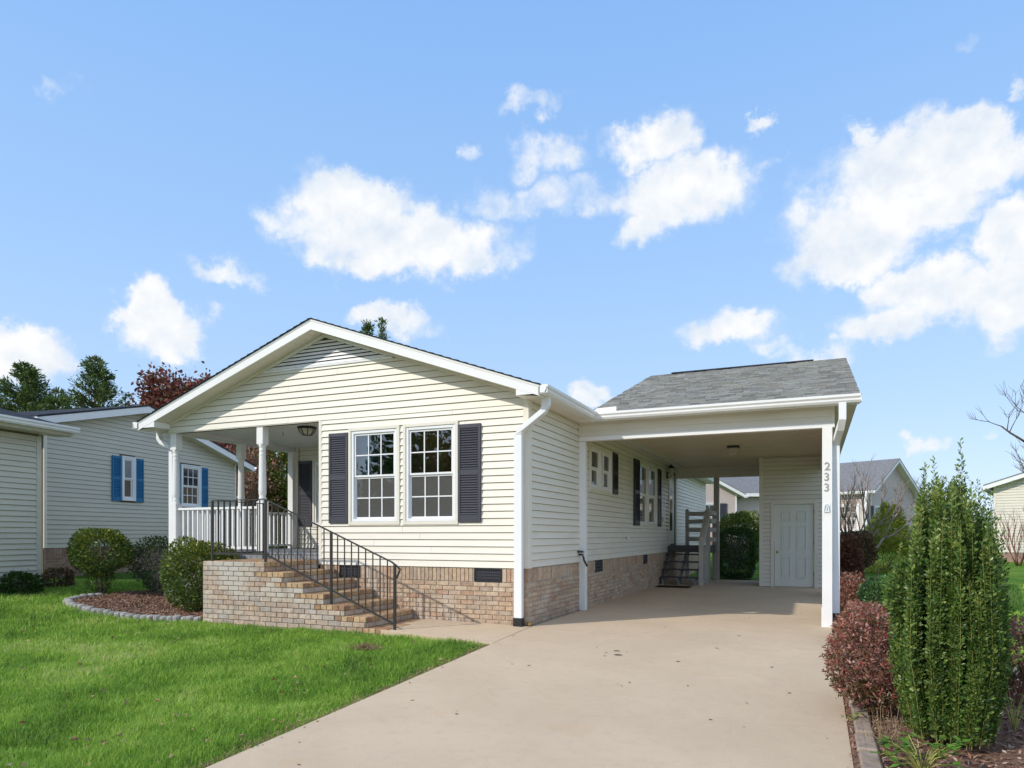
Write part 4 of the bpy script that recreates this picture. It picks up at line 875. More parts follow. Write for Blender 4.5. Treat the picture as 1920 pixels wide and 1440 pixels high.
dr = MB().box(dd[0]+.008, dd[1]-.008, -.05, -.015, .022, dd[3]-.008, SF).build('door', 'doorp', sh, bevel=.003)
for px0, px1 in ((.17, .38), (.52, .73)):
    for z0, z1 in ((.24, .74), (.92, 1.50), (1.62, 1.86)):
        a0, a1 = dd[0]+px0, dd[0]+px1
        MB().box(a0, a1, -.0145, .002, z0, z0+.018, SF).box(a0, a1, -.0145, .002, z1-.018, z1, SF).box(a0, a0+.018, -.0145, .002, z0+.018, z1-.018, SF).box(a1-.018, a1, -.0145, .002, z0+.018, z1-.018, SF).box(a0+.045, a1-.045, -.0145, -.008, z0+.045, z1-.045, SF).build('door_panel', 'doorp', dr, bevel=.003)
k = MB().lathe(0, 0, [(.028, -.004), (.028, 0), (.012, .006), (.012, .03), (.03, .045), (.03, .06), (.015, .072)], 14).build('door_knob', 'brass', dr, smooth=True)
k.location = (dd[0]+.075-(dd[0]+dd[1])/2, -.05, .86-1.02); k.rotation_euler = (R_(90), 0, 0)
b = MB()
for z in (.3, 1.05, 1.8): b.box(dd[1]-.012, dd[1]+.004, -.012, .006, z, z+.09, SF)
b.build('hinge', 'iron', dr)

# ------------------------------------------------------------------ wooden stairs to the side door, mat
ws = thing('wooden_stairs', (.55, 10, 0), 'grey painted wooden landing with open stairs under the carport', 'stairs'); FL[ws.name] = (.55, 10, 0)
for i in range(9): y0 = 9.98+i*.15; MB().box(.03, 1.12, y0, y0+.143, .955, .99).build('deck_board', 'darkwood', ws)
MB().box(.03, 1.12, 9.955, 9.978, .82, .985).box(.03, 1.1, 11.32, 11.345, .8, .95).box(1.1, 1.125, 9.98, 11.32, .8, .952).build('rim_board', 'darkwood', ws)
for i in range(4):
    y0 = 9.88-.27*i; z = .78-.19*i
    MB().box(.0+.03-.0*i, 1.0, y0-.20, y0+.06, z-.035, z).build('tread', 'darkwood', ws, bevel=.003)
for x in (.10, .50, .92):
    MB().prism([(9.96, .80), (9.96, .62), (9.0, -.02), (8.86, -.02), (8.86, .14), (9.1, .17)], x-.02, x+.02, GE).build('stringer', 'greywood', ws)
def wpost(x, y, z0, z1, w=.05, m='taupewood'):
    MB().prism([(x-w, z0), (x+w, z0), (x+w, z1-.04), (x+w*.6, z1), (x-w*.6, z1), (x-w, z1-.04)], y-w, y+w, Fr((0, 0, 0), (1, 0, 0), (0, 1, 0))).build('post', m, ws)
wpost(1.05, 8.98, 0, 1.22); wpost(1.08, 9.62, 0, 1.0); wpost(1.08, 10.0, 0, 2.02); wpost(1.08, 11.28, 0, 2.02); wpost(.33, 11.28, .0, 2.02)
MB().tube([(1.05, 9.0, 1.20), (1.06, 9.95, 1.93)], .09, .05).build('handrail', 'taupewood', ws); MB().tube([(1.10, 9.0, 1.05), (1.12, 9.95, 1.78)], .025, .14).build('rail_board', 'taupewood', ws)
for z in (1.16, 1.42, 1.66, 1.88):
    MB().box(.36, 1.05, 11.21, 11.235, z-.06, z+.06).build('rail_board', 'taupewood', ws); MB().box(1.13, 1.155, 10.0, 11.3, z-.06, z+.06).build('rail_board', 'taupewood', ws)
tag(MB().box(.12, .92, 7.85, 8.35, .013, .028).build('doormat', 'rubber', bevel=.004), 'dark red brown doormat at the foot of the wooden stairs', 'doormat')

# ------------------------------------------------------------------ neighbour houses
def simple_house(name, O, ang, label, D, span, depth, zb, ze, pitch, m, mroof, brick=None, course=.1016, over=.3, wins=(), frame=None, apx=None, eo=(None, None)):
    """gable wall along the local x axis (0..span), facing local -y, running back along +y"""
    t = thing(name, O, label, 'house', rz=ang); F = FRONT; ap = apx or span/2; za = ze+pitch*ap; zr = za-pitch*(span-ap)
    z0 = zb
    w = MB().prism([(0, -.6), (span, -.6), (span, zr), (ap, za), (0, ze)], -.1, 0, F).box(0, .1, .1, depth, -.6, ze).box(span-.1, span, .1, depth, -.6, zr).box(0, span, depth-.1, depth, -.6, zr).build('wall', 'shade_backing' if m != 'sidpink' else m, t)
    op = [(a-.07, b_+.07, c-.07, d+.07) for a, b_, c, d in [q[:4] for q in wins]]
    siding(w, F, zb, za-.05, lambda z: (max(.07, ap-(za-z)/pitch), min(span-.07, ap+(za-z)/pitch)), op, m=m, c=course, joined=True, lip=.015)
    siding(w, Fr((0, 0, 0), (0, 1, 0), (-1, 0, 0)), zb, ze, lambda z: (.07, depth), m=m, c=course, joined=True)
    MB().box(0, .07, 0, .024, zb, ze, F).box(span-.07, span, 0, .024, zb, zr, F).build('corner_board', 'trim' if m != 'sidpink' else 'white', t)
    tz_ = za+.16; rz2 = lambda x: tz_-pitch*abs(x-ap)
    e0, e1 = -(eo[0] or over), span+(eo[1] or over)
    rf = MB().prism([(e0, rz2(e0)), (ap, tz_), (e1, rz2(e1)), (e1, rz2(e1)-.04), (ap, tz_-.04), (e0, rz2(e0)-.04)], over+.01, -depth-over, F).build('roof', mroof, t)
    for s in (0, 1):
        xe = (e0, e1)[s]
        MB().prism([(ap, tz_-.04), (xe, rz2(xe)-.04), (xe, rz2(xe)-.2), (ap, tz_-.2)], over-.02, over, F).build('fascia', 'white', rf)
        MB().prism([(ap, tz_-.165), (xe, rz2(xe)-.165), (xe, rz2(xe)-.175), (ap, tz_-.175)], .0, over-.021, F).build('soffit', 'soffit', rf)
        x_ = min(xe, xe+(.02 if s == 0 else -.02)); MB().box(x_, x_+.02, -over+.02, depth+over, rz2(xe)-.2, rz2(xe)-.03).build('fascia', 'white', rf)
        MB().ext(gutter_prof(abs(xe)if s == 0 else xe, rz2(xe)-.17), -over, depth, Fr((0, 0, 0), (0, 1, 0), (-1 if s == 0 else 1, 0, 0))).build('gutter', 'white', rf)
    return t
A2 = math.atan2(.987, -.161)
nb = simple_house('house', (-11.33, .55, .37), A2, 'pale grey cream neighbouring house with bright blue shutters left of the porch', None, 6.45, 11, .63, 3.98-.25*2.65, .25, 'siding2', 'shingle_dark', apx=2.65, eo=(.40, .5),
                  wins=[(2.09, 2.45, 1.77, 2.79), (4.10, 4.82, 1.70, 2.79)])
NW = FRONT
window(nb, NW, 2.09, 2.45, 1.77, 2.79, grid=False, g1='blindglass', g2='blindglass', casing='vinylwhite', cas=.03, n=.035)
window(nb, NW, 4.10, 4.82, 1.70, 2.79, cols=3, g1='darkglass', g2='blindglass', casing='vinylwhite', cas=.03, panes=False, n=.035)
for a0, a1, z0, z1 in ((1.78, 2.05, 1.72, 2.80), (2.49, 2.76, 1.72, 2.80), (4.87, 5.16, 1.68, 2.80), (3.76, 4.05, 1.68, 2.80)): shutter(nb, NW, a0, a1, z0, z1, m='blue', n=.02)
fd2 = MB().box(.02, 6.38, .002, .006, -.6, .62, NW).build('foundation', 'mortar', nb)
brick_run(fd2, courses(NW, .04, 6.36, -.17, .625, soldier=.2, n=.006, m='brick2'), 'brick2', maxn=170)
MB().tube([(3.0, 8, 4.2), (3.0, 8, 4.5)], .06, sides=8).build('roof_vent_pipe', 'iron', nb)
# its low side wing, nearer the camera
wl = (-9.864, -.452)
wg = thing('house_wing', (wl[0], wl[1], .25), 'low grey cream side wing of the neighbouring house at the left edge', 'house wing', rz=A2)
w = MB().box(-1.6, 0, 0, 1.45, -.5, 3.0).build('wall', 'shade_backing', wg)
siding(w, Fr((-1.6, 0, 0), (0, 1, 0), (-1, 0, 0)), .16, 2.90, lambda z: (.02, 1.4), m='siding2', joined=True)
siding(w, FRONT, .16, 2.90, lambda z: (-1.6, -.07), m='siding2', joined=True)
siding(w, Fr((0, 0, 0), (0, 1, 0), (1, 0, 0)), .16, 2.90, lambda z: (.02, 1.4), m='siding2', joined=True)
MB().box(-.075, .02, 0, .024, .1, 2.9, FRONT).box(0, .02, -.08, 0, .1, 2.9, FRONT).build('corner_board', 'siding2', wg)
rf = MB().prism([(-.36, 3.12), (1.6, 3.62), (1.6, 3.55), (-.36, 3.08)], -1.95, .42, Fr((0, 0, 0), (0, 1, 0), (1, 0, 0))).build('roof', 'shingle_dark', wg)
MB().box(-1.95, .40, -.36, -.34, 2.95, 3.10).box(-1.95, .38, -.34, 0, 2.94, 2.95).build('fascia', 'siding2', rf)
MB().ext(gutter_prof(.361, 3.0), -1.95, .45, FRONT).box(.446, .45, -.48, -.361, 3.0, 3.11).build('gutter', 'white', rf)
MB().prism([(-.36, 3.08), (1.5, 3.55), (1.5, 3.43), (-.36, 2.97)], .38, .40, Fr((0, 0, 0), (0, 1, 0), (1, 0, 0))).build('fascia', 'white', rf)

# taupe house behind on the right
A3 = math.atan2(.883, .47)
rh = simple_house('house', (6.21, 29.22, .55), A3, 'taupe sided house with steep grey gable behind the driveway bed', None, 5.2, 13, .80, 2.95, .62, 'sidpink', 'shingle_far', over=.35, apx=2.45, eo=(.3, .35),
                  wins=[])
for q in ((2.2, 3.0, 1.0, 2.15), (.35, .95, 1.0, 2.15)): window(rh, FRONT, *q, cols=2, g1='darkglass', g2='darkglass', casing='vinylwhite', cas=.03, panes=False, n=.035)
for q in ((3.1, 3.45, .98, 2.17), (1.8, 2.1, .98, 2.17), (-.02, .26, .98, 2.17)): shutter(rh, FRONT, *q, m='shutter')
EW = Fr((0, 0, 0), (0, 1, 0), (-1, 0, 0))
window(rh, EW, .6, 1.6, .95, 2.2, cols=3, g1='darkglass', g2='blindglass', casing='white', cas=.08, panes=False, n=.035)
window(rh, EW, 3.4, 4.4, .95, 2.2, cols=3, g1='darkglass', g2='blindglass', casing='white', cas=.08, panes=False, n=.035)
MB().box(-.5, -.3, -.05, .15, 0, 2.8).build('porch_column', 'white', rh)
MB().box(-.06, -.0, 0, 13, -.5, .78).box(0, 5.5, -.06, 0, -.5, .78).build('brick_base', 'brick2', rh)
# pinkish cross gable seen through the carport
pg = simple_house('house', (-3.4, 25.1, .55), math.atan2(.42, 1.0), 'pinkish beige gabled house seen through the back of the carport', None, 3.9, 6, .5, 2.75, .55, 'sidpink', 'shingle_far', over=.35, wins=[])
window(pg, FRONT, 2.1, 3.0, 1.0, 2.25, cols=2, g1='darkglass', g2='darkglass', casing='white', cas=.06, panes=False, n=.035)
shutter(pg, FRONT, 3.08, 3.42, .98, 2.28, m='shutter')
b = MB().box(3.9, 7.5, .5, .6, -.5, 2.75).build('wall', 'sidpink', pg)
siding(b, Fr((0, .5, 0), (1, 0, 0), (0, -1, 0)), .5, 2.75, lambda z: (3.97, 7.5), m='sidpink', joined=True)
MB().box(3.9, 7.5, .46, .5, -.5, .42).box(0, 3.9, -.04, 0, -.5, .45).build('brick_base', 'brick2', pg)
MB().prism([(.12, 2.78), (5.5, 5.2), (5.5, 5.12), (.12, 2.70)], 3.5, 8.2, Fr((0, 0, 0), (0, 1, 0), (1, 0, 0))).build('roof', 'shingle_far', pg)
MB().box(3.9, 8, .08, .12, 2.62, 2.78).build('fascia', 'white', pg)
# pale house at the far right edge
fh = simple_house('house', (9.85, 22.1, .35), R_(-15), 'pale cream gabled house at the right edge of the view', None, 8.5, 9, .28, 2.75, .34, 'sidcream', 'shingle_far', over=.3, wins=[])
MB().box(0, 8.5, -.03, 0, -.5, .26).build('brick_base', 'brick2', fh)
# white slatted deck rail far behind the porch
tr_ = thing('trellis', (-11.3, 14.2, 2.1), 'white slatted rail seen far behind the porch posts', 'trellis', rz=R_(15)); FL[tr_.name] = (0, 0, 0)
for z in (0, .3): MB().box(-1.2, 1.2, -.02, .02, z, z+.05).build('rail', 'white', tr_)
shd = MB().box(-.03, .03, -.015, .015, -.11, .11).mesh('slat', 'white')[0]
for i in range(16): link('slat', shd, (-1.15+i*.15, 0, .17), tr_)
for x in (-1.2, 1.2): MB().box(x-.04, x+.04, -.04, .04, -1.6, .36).build('post', 'white', tr_)

# ------------------------------------------------------------------ beds, edging
def poly_sheet(name, pts, m, lift, kind='structure', n=26):
    # fill polygon with a grid clipped by point test, draped on the ground
    b = MB(); k = len(pts); c = np.mean(pts, 0); vs = [(c[0], c[1], float(gz(*c))+lift)]
    rings = 8
    for r in range(1, rings+1):
        for p in pts: q = c+(np.array(p)-c)*r/rings; vs.append((q[0], q[1], float(gz(*q))+lift*(1 if r < rings else .1)))
    fs = [(0, 1+i, 1+(i+1) % k) for i in range(k)]
    for r in range(1, rings):
        for i in range(k): a = 1+(r-1)*k+i; a2 = 1+(r-1)*k+(i+1) % k; fs.append((a, a+k, a2+k, a2))
    b.add(vs, fs); return b.build(name, m, kind=kind, smooth=True)
BED1 = [(-8.15, -.45), (-8.22, -.75), (-8.05, -1.10), (-7.6, -1.32), (-7.0, -1.38), (-6.2, -1.30), (-5.5, -1.16), (-4.9, -1.06), (-4.85, -.3), (-4.95, .1), (-6.9, .15), (-7.4, .5), (-8.1, .5), (-8.3, 0)]
BED2 = [(3.885, -7), (3.885, -3), (3.885, 1), (3.89, 5), (3.9, 10), (4.4, 13.5), (5.3, 13.5), (5.8, 9), (5.6, 3), (5.45, -.3), (5.42, -1.4), (5.5, -4), (5.6, -7)]
poly_sheet('mulch_bed', BED1, 'soil', .025); poly_sheet('mulch_bed', BED2, 'soil', .025)
def inpoly(x, y, P):
    P = np.array(P); n = len(P); ins = np.zeros(len(x), bool); j = n-1
    for i in range(n):
        c = ((P[i, 1] > y) != (P[j, 1] > y)) & (x < (P[j, 0]-P[i, 0])*(y-P[i, 1])/(P[j, 1]-P[i, 1]+1e-12)+P[i, 0]); ins ^= c; j = i
    return ins
def bulk(name, V, nper, faces, m, parent=None, kind=None, loc=(0, 0, 0)):
    """V: (N, nper, 3); faces: index lists within one piece"""
    n_ = len(V); me = bpy.data.meshes.new(name); me.vertices.add(n_*nper)
    me.vertices.foreach_set('co', (V-np.array(loc)).reshape(-1).astype(np.float32))
    fl_ = [i for f_ in faces for i in f_]; tot = len(fl_)
    me.loops.add(n_*tot); me.loops.foreach_set('vertex_index', (np.array(fl_)[None]+np.arange(n_)[:, None]*nper).reshape(-1).astype(np.int32))
    me.polygons.add(n_*len(faces)); ls = np.cumsum([0]+[len(f_) for f_ in faces[:-1]])
    me.polygons.foreach_set('loop_start', (ls[None]+np.arange(n_)[:, None]*tot).reshape(-1).astype(np.int32))
    me.update(calc_edges=True); me.validate(); me.materials.append(M[m])
    return link(name, me, loc, parent, kind=kind)
def chips(name, P, n_, m='mulch', size=.035):
    P_ = np.array(P); x = rng.uniform(P_[:, 0].min(), P_[:, 0].max(), n_*2); y = rng.uniform(P_[:, 1].min(), P_[:, 1].max(), n_*2)
    k = inpoly(x, y, P); x, y = x[k], y[k]; n_ = len(x)
    z = gz(x, y)+.03+rng.uniform(0, .012, n_); a = rng.uniform(0, 6.28, n_); t = rng.normal(0, .35, n_); L = rng.uniform(.4, 1.3, n_)*size; w_ = rng.uniform(.15, .35, n_)*size
    d = np.stack([np.cos(a)*np.cos(t), np.sin(a)*np.cos(t), np.sin(t)], -1); s_ = np.stack([-np.sin(a), np.cos(a), rng.normal(0, .3, n_)], -1); c = np.stack([x, y, z], -1)
    V = np.stack([c-d*L[:, None]-s_*w_[:, None]*.4, c-s_*w_[:, None]+d*0, c+d*L[:, None], c+s_*w_[:, None]], 1)
    return bulk(name, V, 4, [(0, 1, 2, 3)], m, kind='stuff')
chips('bark_chips', BED1, 9000, size=.032); chips('bark_chips', BED2, 16000, size=.03)
# scalloped concrete edging of the left bed
eg = thing('garden_edging', (-6.5, -1.3, 0), 'scalloped grey concrete edging stones round the mulch bed left of the steps', 'garden edging'); FL[eg.name] = (-6.5, -1.3, 0)
path = [Vector((*p, 0)) for p in BED1[:8]]
es = MB().lathe(0, 0, [(.062, -.08), (.066, .02), (.058, .042), (.036, .052), (.01, .054)], 10).mesh('edging_stone', 'concrete_edge')[0]
dist = 0; last = None; acc = []
for p, q in zip(path, path[1:]):
    L = (q-p).length; n_ = int(L/.02)
    for i in range(n_):
        c = p+(q-p)*i/n_
        if last is None or (c-last).length > .118: acc.append(c); last = c
for c in acc: link('edging_stone', es, (c.x+random.uniform(-.01, .01), c.y-.04+random.uniform(-.01, .01), float(gz(c.x, c.y))+random.uniform(.0, .018)), eg, rot=(random.uniform(-.08, .08), random.uniform(-.08, .08), random.uniform(0, 3)))
# paving stones along the right edge of the driveway and concrete edging of the right bed
pe = thing('paver_edging', (4, -3.6, -.2), 'row of brown paving stones along the right edge of the driveway', 'paver edging'); FL[pe.name] = (4, -3.6, -.2)
y = -6.2
while y < -1.2:
    L = random.uniform(.38, .44); zc = float(gz(4, y+L/2)); MB().box(3.925+random.uniform(0, .012), 4.055, y+.008, y+L-.008, zc-.06, zc+.055+random.uniform(0, .012)).build('paving_stone', 'paver', pe, bevel=.012); y += L
ce = thing('concrete_edging', (5.45, -.8, -.1), 'grey concrete strip edging the far side of the right mulch bed', 'garden edging'); FL[ce.name] = (5.45, -.8, -.1)
for p, q in zip([(5.62, 3), (5.47, -.3), (5.44, -1.4), (5.5, -4)], [(5.47, -.3), (5.44, -1.4), (5.5, -4), (5.6, -6.5)]):
    n_ = max(1, int(math.dist(p, q)/1.1))
    for i in range(n_):
        a = [p[j]+(q[j]-p[j])*(i+.01)/n_ for j in (0, 1)]; c = [p[j]+(q[j]-p[j])*(i+.99)/n_ for j in (0, 1)]
        MB().tube([(a[0], a[1], float(gz(*a))+.02), (c[0], c[1], float(gz(*c))+.02)], .10, .09).build('edging_stone', 'concrete_edge', ce, bevel=.01)

# ------------------------------------------------------------------ foliage helpers
def unit(v): return v/np.maximum(np.linalg.norm(v, axis=-1, keepdims=True), 1e-9)
def leaf_bulk(name, P, D, size, m, parent, asp=.5, fold=.25, loc=None, up=.0, jitter=1.0):
    n_ = len(P); D = unit(D+rng.normal(0, .45*jitter, (n_, 3))+np.array([0, 0, up])); s_ = unit(np.cross(D, rng.normal(0, 1, (n_, 3)))); nrm = np.cross(D, s_)
    sz = (size*rng.uniform(.6, 1.3, n_))[:, None]
    V = np.stack([P, P+D*sz*.5+s_*sz*asp*.5+nrm*sz*fold*.3, P+D*sz, P+D*sz*.5-s_*sz*asp*.5+nrm*sz*fold*.3], 1)
    return bulk(name, V, 4, [(0, 1, 2), (0, 2, 3)], m, parent, kind=None, loc=loc or tuple(P.mean(0)))
def blob_points(n_, c, r, lump=.18, shell=.35, seed=0, flat=None, sq=2.):
    """points in a lumpy superellipsoid shell"""
    rg = np.random.default_rng(seed+11); d = unit(rg.normal(0, 1, (n_, 3)))
    if sq != 2.: k = (np.abs(d)**sq).sum(1)**(1/sq); base = 1/k
    else: base = np.ones(n_)
    dirs = unit(rg.normal(0, 1, (26, 3))); amp = rg.uniform(-1, 1, 26)*lump
    g = (np.exp(-((1-d@dirs.T)*14))*amp).sum(1)
    rad = base*(1+g)*(1-shell*rg.random(n_)**1.6)
    P = np.array(c)+d*rad[:, None]*np.array(r)
    return P, d
def branches(b, p, d, L, r, depth, rg, spread=.5, kids=3, up=.15, sides=4, seg=3, shrink=.68, cone=None):
    pts = [Vector(p)]; dd = Vector(d).normalized()
    for i in range(seg):
        dd = (dd+Vector(rg.normal(0, .11, 3))+Vector((0, 0, up*.3))).normalized(); pts.append(pts[-1]+dd*L/seg)
    b.tube(pts, r*2, sides=sides, taper=.6)
    if depth <= 0: return
    for k in range(kids):
        t = rg.uniform(.35, 1.) if k < kids-1 else 1.
        i = min(int(t*seg), seg-1); q = pts[i]+(pts[i+1]-pts[i])*(t*seg-i) if t < 1 else pts[-1]
        nd = (dd+Vector(rg.normal(0, spread, 3))+Vector((0, 0, up))).normalized()
        branches(b, q, nd, L*shrink*rg.uniform(.75, 1.15), r*.58, depth-1, rg, spread, kids, up, max(3, sides-1), seg, shrink)
G = lambda x, y: float(gz(x, y))
def shrub(name, x, y, label, cat, c, r, n_, size, m, asp=.55, stems=6, seed=1, m2=None, frac2=.0, lump=.18, sq=2.4, group=None, shell=.4, stemm='bark', up=.15):
    z = G(x, y); t = thing(name, (x, y, z), label, cat, group=group); rg = np.random.default_rng(seed)
    cc = np.array([c[0], c[1], c[2]])
    P, D = blob_points(n_, cc, r, lump, shell, seed, sq=sq); k = P[:, 2] > .03; P, D = P[k], D[k]
    if m2:
        sel = rg.random(len(P)) < frac2*(.3+1.4*np.clip(D[:, 2]+.2, 0, 1))  # second leaf colour, more of it where the crown faces up
        leaf_bulk('paler_leaves', P[sel], D[sel], size, m2, t, asp, up=up); P, D = P[~sel], D[~sel]
    leaf_bulk('foliage', P, D, size, m, t, asp, up=up)
    b = MB()
    for k in range(stems):
        a = 2*math.pi*k/stems+rg.uniform(-.3, .3); e = cc+np.array([math.cos(a)*r[0]*.6, math.sin(a)*r[1]*.6, r[2]*rg.uniform(0, .6)])
        s0 = Vector((.04*math.cos(a), .04*math.sin(a), 0)); e = Vector(e); mid = s0.lerp(e, .5)+Vector((-.04*math.cos(a), -.04*math.sin(a), .03))
        b.tube([s0, mid, e], .035, sides=5, taper=.35)
        for j in range(3): q = mid.lerp(e, rg.random()); b.tube([q, q+Vector(rg.normal(0, .12, 3))+Vector((0, 0, .08))], .012, sides=3, taper=.5)
    b.build('stems', stemm, t); return t
# left bed shrubs
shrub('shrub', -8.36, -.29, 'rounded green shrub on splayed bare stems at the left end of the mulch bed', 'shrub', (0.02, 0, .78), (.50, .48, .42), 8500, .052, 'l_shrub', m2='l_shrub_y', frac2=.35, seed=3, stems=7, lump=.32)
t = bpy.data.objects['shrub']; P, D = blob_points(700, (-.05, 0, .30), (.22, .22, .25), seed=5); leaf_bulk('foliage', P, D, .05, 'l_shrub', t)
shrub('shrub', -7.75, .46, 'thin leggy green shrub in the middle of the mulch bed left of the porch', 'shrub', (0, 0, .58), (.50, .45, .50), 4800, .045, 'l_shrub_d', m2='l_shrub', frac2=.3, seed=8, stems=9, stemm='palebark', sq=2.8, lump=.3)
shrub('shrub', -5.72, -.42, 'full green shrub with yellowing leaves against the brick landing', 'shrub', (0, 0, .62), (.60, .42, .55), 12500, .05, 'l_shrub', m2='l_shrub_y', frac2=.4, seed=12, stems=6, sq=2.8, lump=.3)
shrub('low_bush', -9.45, -1.0, 'low dark green leafy bush at the foot of the wing wall', 'bush', (-.1, 0, .17), (.42, .24, .2), 2600, .06, 'l_hedge', seed=21, stems=4)
shrub('low_bush', -9.80, -.20, 'low purplish brown bush beside the wing corner board', 'bush', (.1, 0, .14), (.30, .24, .20), 1600, .05, 'l_nand_g', seed=22, stems=4)
# iron flower ornament behind the middle shrub
fo_ = thing('garden_ornament', (-7.55, .75, .15), 'black iron flower stake standing behind the middle shrub', 'garden ornament'); b = MB().tube([(0, 0, 0), (0, 0, 1.28)], .014, sides=4)
for k in range(6):
    a = k*math.pi/3; ex, ez = .17*math.cos(a), 1.28+.12*math.sin(a)*.8
    pts = [(0, 0, 1.1)]+[(ex*.6, .03*math.sin(k), 1.25+.08*math.sin(a)), (ex, 0, ez)]+[(ex+.03*math.cos(q), 0, ez+.03*math.sin(q)) for q in np.linspace(0, 5.5, 7)]
    b.tube(pts, .012, sides=4)
b.build('scrollwork', 'iron', fo_)

# tall holly beside the driveway: upright stems dressed in small leaves
hx, hy = 4.53, -3.25; hz = G(hx, hy)
hl = thing('holly', (hx, hy, hz), 'tall dark green upright holly with ragged shoots in the right foreground bed', 'shrub')
rg = np.random.default_rng(5); LP, LD, TP, TD = [], [], [], []; b = MB()
clumps = []
while len(clumps) < 30:
    a = rg.uniform(0, 6.28); r0 = math.sqrt(rg.random())*.27; q = np.array([math.cos(a)*r0, math.sin(a)*r0])
    if all(np.hypot(*(q-c_)) > .075 for c_ in clumps): clumps.append(q)
for k in range(300):
    cq = clumps[k % 30]; q = cq+rg.normal(0, .020, 2); rr = float(np.hypot(*cq)); a = math.atan2(cq[1], cq[0]); cr = np.random.default_rng(900+k % 30)
    h = 1.84-.28*(rr/.27)**2.2+cr.uniform(-.09, .09)+rg.uniform(-.12, .05)
    if k//30 == 0: h += rg.uniform(.08, .34)
    if rr > .20 and cr.random() < .4: h *= .76
    base = Vector((q[0]*.85, q[1]*.85, .05+.08*rg.random())); tip = Vector((q[0]*1.08+rg.normal(0, .012), q[1]*1.08+rg.normal(0, .012), h))
    mid = base.lerp(tip, .45)+Vector((math.cos(a), math.sin(a), 0))*.07; pts = [base, mid, tip]
    b.tube(pts, .0065, sides=3, taper=.4)
    n_ = int((tip.z-base.z)/.0085)
    tt = np.linspace(0.02, 1, n_)
    for t_ in tt:
        q = base.lerp(mid, t_*2) if t_ < .5 else mid.lerp(tip, t_*2-1)
        young = t_*tip.z > tip.z-.16
        for j in range(3 if not young else 1):
            an = rg.uniform(0, 6.28); dv = np.array([math.cos(an), math.sin(an), .75 if not young else 1.1]); off = unit(dv)*rg.uniform(.0, .028 if not young else .006)
            (TP if young and rg.random() < .6 else LP).append(np.array(q)+off); (TD if len(TP) and young and TP[-1] is not None and len(TP) > len(TD) else LD).append(dv)
LP, LD, TP, TD = map(np.array, (LP, LD, TP, TD)); print('holly leaves', len(LP), len(TP))
leaf_bulk('foliage', LP, LD, .029, 'l_holly', hl, .5, jitter=.6); leaf_bulk('paler_leaves', TP, TD, .034, 'l_hollytip', hl, .42, jitter=.4); b.build('stems', 'greenstem', hl)
P, D = blob_points(2600, (-.24, .05, 1.05), (.15, .18, .30), seed=31); leaf_bulk('side_shoots', P, D, .034, 'l_holly', hl)

# red shrubs
def nandina(x, y, label, c, r, n_, size, seed, dense=1.):
    z = G(x, y); t = thing('red_shrub', (x, y, z), label, 'shrub', group='red leaved shrubs in the right bed'); rg = np.random.default_rng(seed)
    LP, LD, GP, GD = [], [], [], []; cc = np.array(c); P0, D0 = blob_points(n_//14, cc, r, .22, .5, seed, sq=2.4); k = P0[:, 2] > .02; P0, D0 = P0[k], D0[k]
    for p, d in zip(P0, D0):       # a rosette of leaves at each twig end
        m_ = 14; ax = unit(d+np.array([0, 0, .5])+rg.normal(0, .3, 3)); side = unit(rg.normal(0, 1, (m_, 3))); dv = unit(side+ax*.7); q = p+ax*rg.uniform(-.05, .03, (m_, 1))
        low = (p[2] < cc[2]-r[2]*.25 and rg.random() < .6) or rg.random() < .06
        (GP if low else LP).append(q); (GD if low else LD).append(dv)
    leaf_bulk('foliage', np.concatenate(LP), np.concatenate(LD), size, 'l_nand', t, .36, jitter=.3)
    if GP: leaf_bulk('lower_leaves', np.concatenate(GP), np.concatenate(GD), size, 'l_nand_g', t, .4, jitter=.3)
    b = MB()
    for k in range(10):
        a = rg.uniform(0, 6.28); e = Vector(cc+np.array([math.cos(a)*r[0]*.7, math.sin(a)*r[1]*.7, r[2]*.5])); b.tube([(0.03*math.cos(a), .03*math.sin(a), 0), Vector((0, 0, 0)).lerp(e, .5)+Vector((0, 0, .05)), e], .016, sides=4, taper=.4)
    b.build('stems', 'redstem', t); return t
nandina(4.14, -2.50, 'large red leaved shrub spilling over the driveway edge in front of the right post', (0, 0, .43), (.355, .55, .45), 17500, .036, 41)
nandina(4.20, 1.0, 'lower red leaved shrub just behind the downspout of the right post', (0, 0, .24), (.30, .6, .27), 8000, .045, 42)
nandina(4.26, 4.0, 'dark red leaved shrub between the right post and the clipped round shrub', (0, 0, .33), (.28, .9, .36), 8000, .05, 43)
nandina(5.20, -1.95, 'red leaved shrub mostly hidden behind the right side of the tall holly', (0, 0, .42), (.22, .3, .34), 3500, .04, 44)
shrub('round_shrub', 4.70, 3.1, 'clipped round bright green shrub behind the red shrubs', 'shrub', (0, 0, .34), (.41, .42, .39), 9500, .042, 'l_box', seed=51, lump=.06)
shrub('conical_evergreen', 5.72, 16.0, 'yellow green feathery conical evergreen left of the tall holly', 'shrub', (0, 0, .55), (.92, .8, .6), 13000, .07, 'l_cyp', asp=.22, seed=53, lump=.2)
cyt = bpy.data.objects['conical_evergreen']
for (c, r, n_, s_) in (((.05, 0, 1.15), (.72, .7, .55), 9000, 54), ((.14, 0, 1.6), (.45, .45, .40), 5500, 55), ((.02, 0, 1.95), (.13, .13, .25), 1500, 56), ((.28, 0, 1.9), (.12, .12, .24), 1300, 57)):
    P, D = blob_points(n_, c, r, .22, .4, s_); leaf_bulk('foliage', P, D, .07, 'l_cyp', cyt, .22, up=.4)
shrub('dry_hydrangea', 4.33, 7.2, 'rusty brown dried shrub right of the carport downspout', 'shrub', (0, 0, .62), (.24, .4, .62), 5000, .07, 'l_hyd', asp=.7, seed=58)
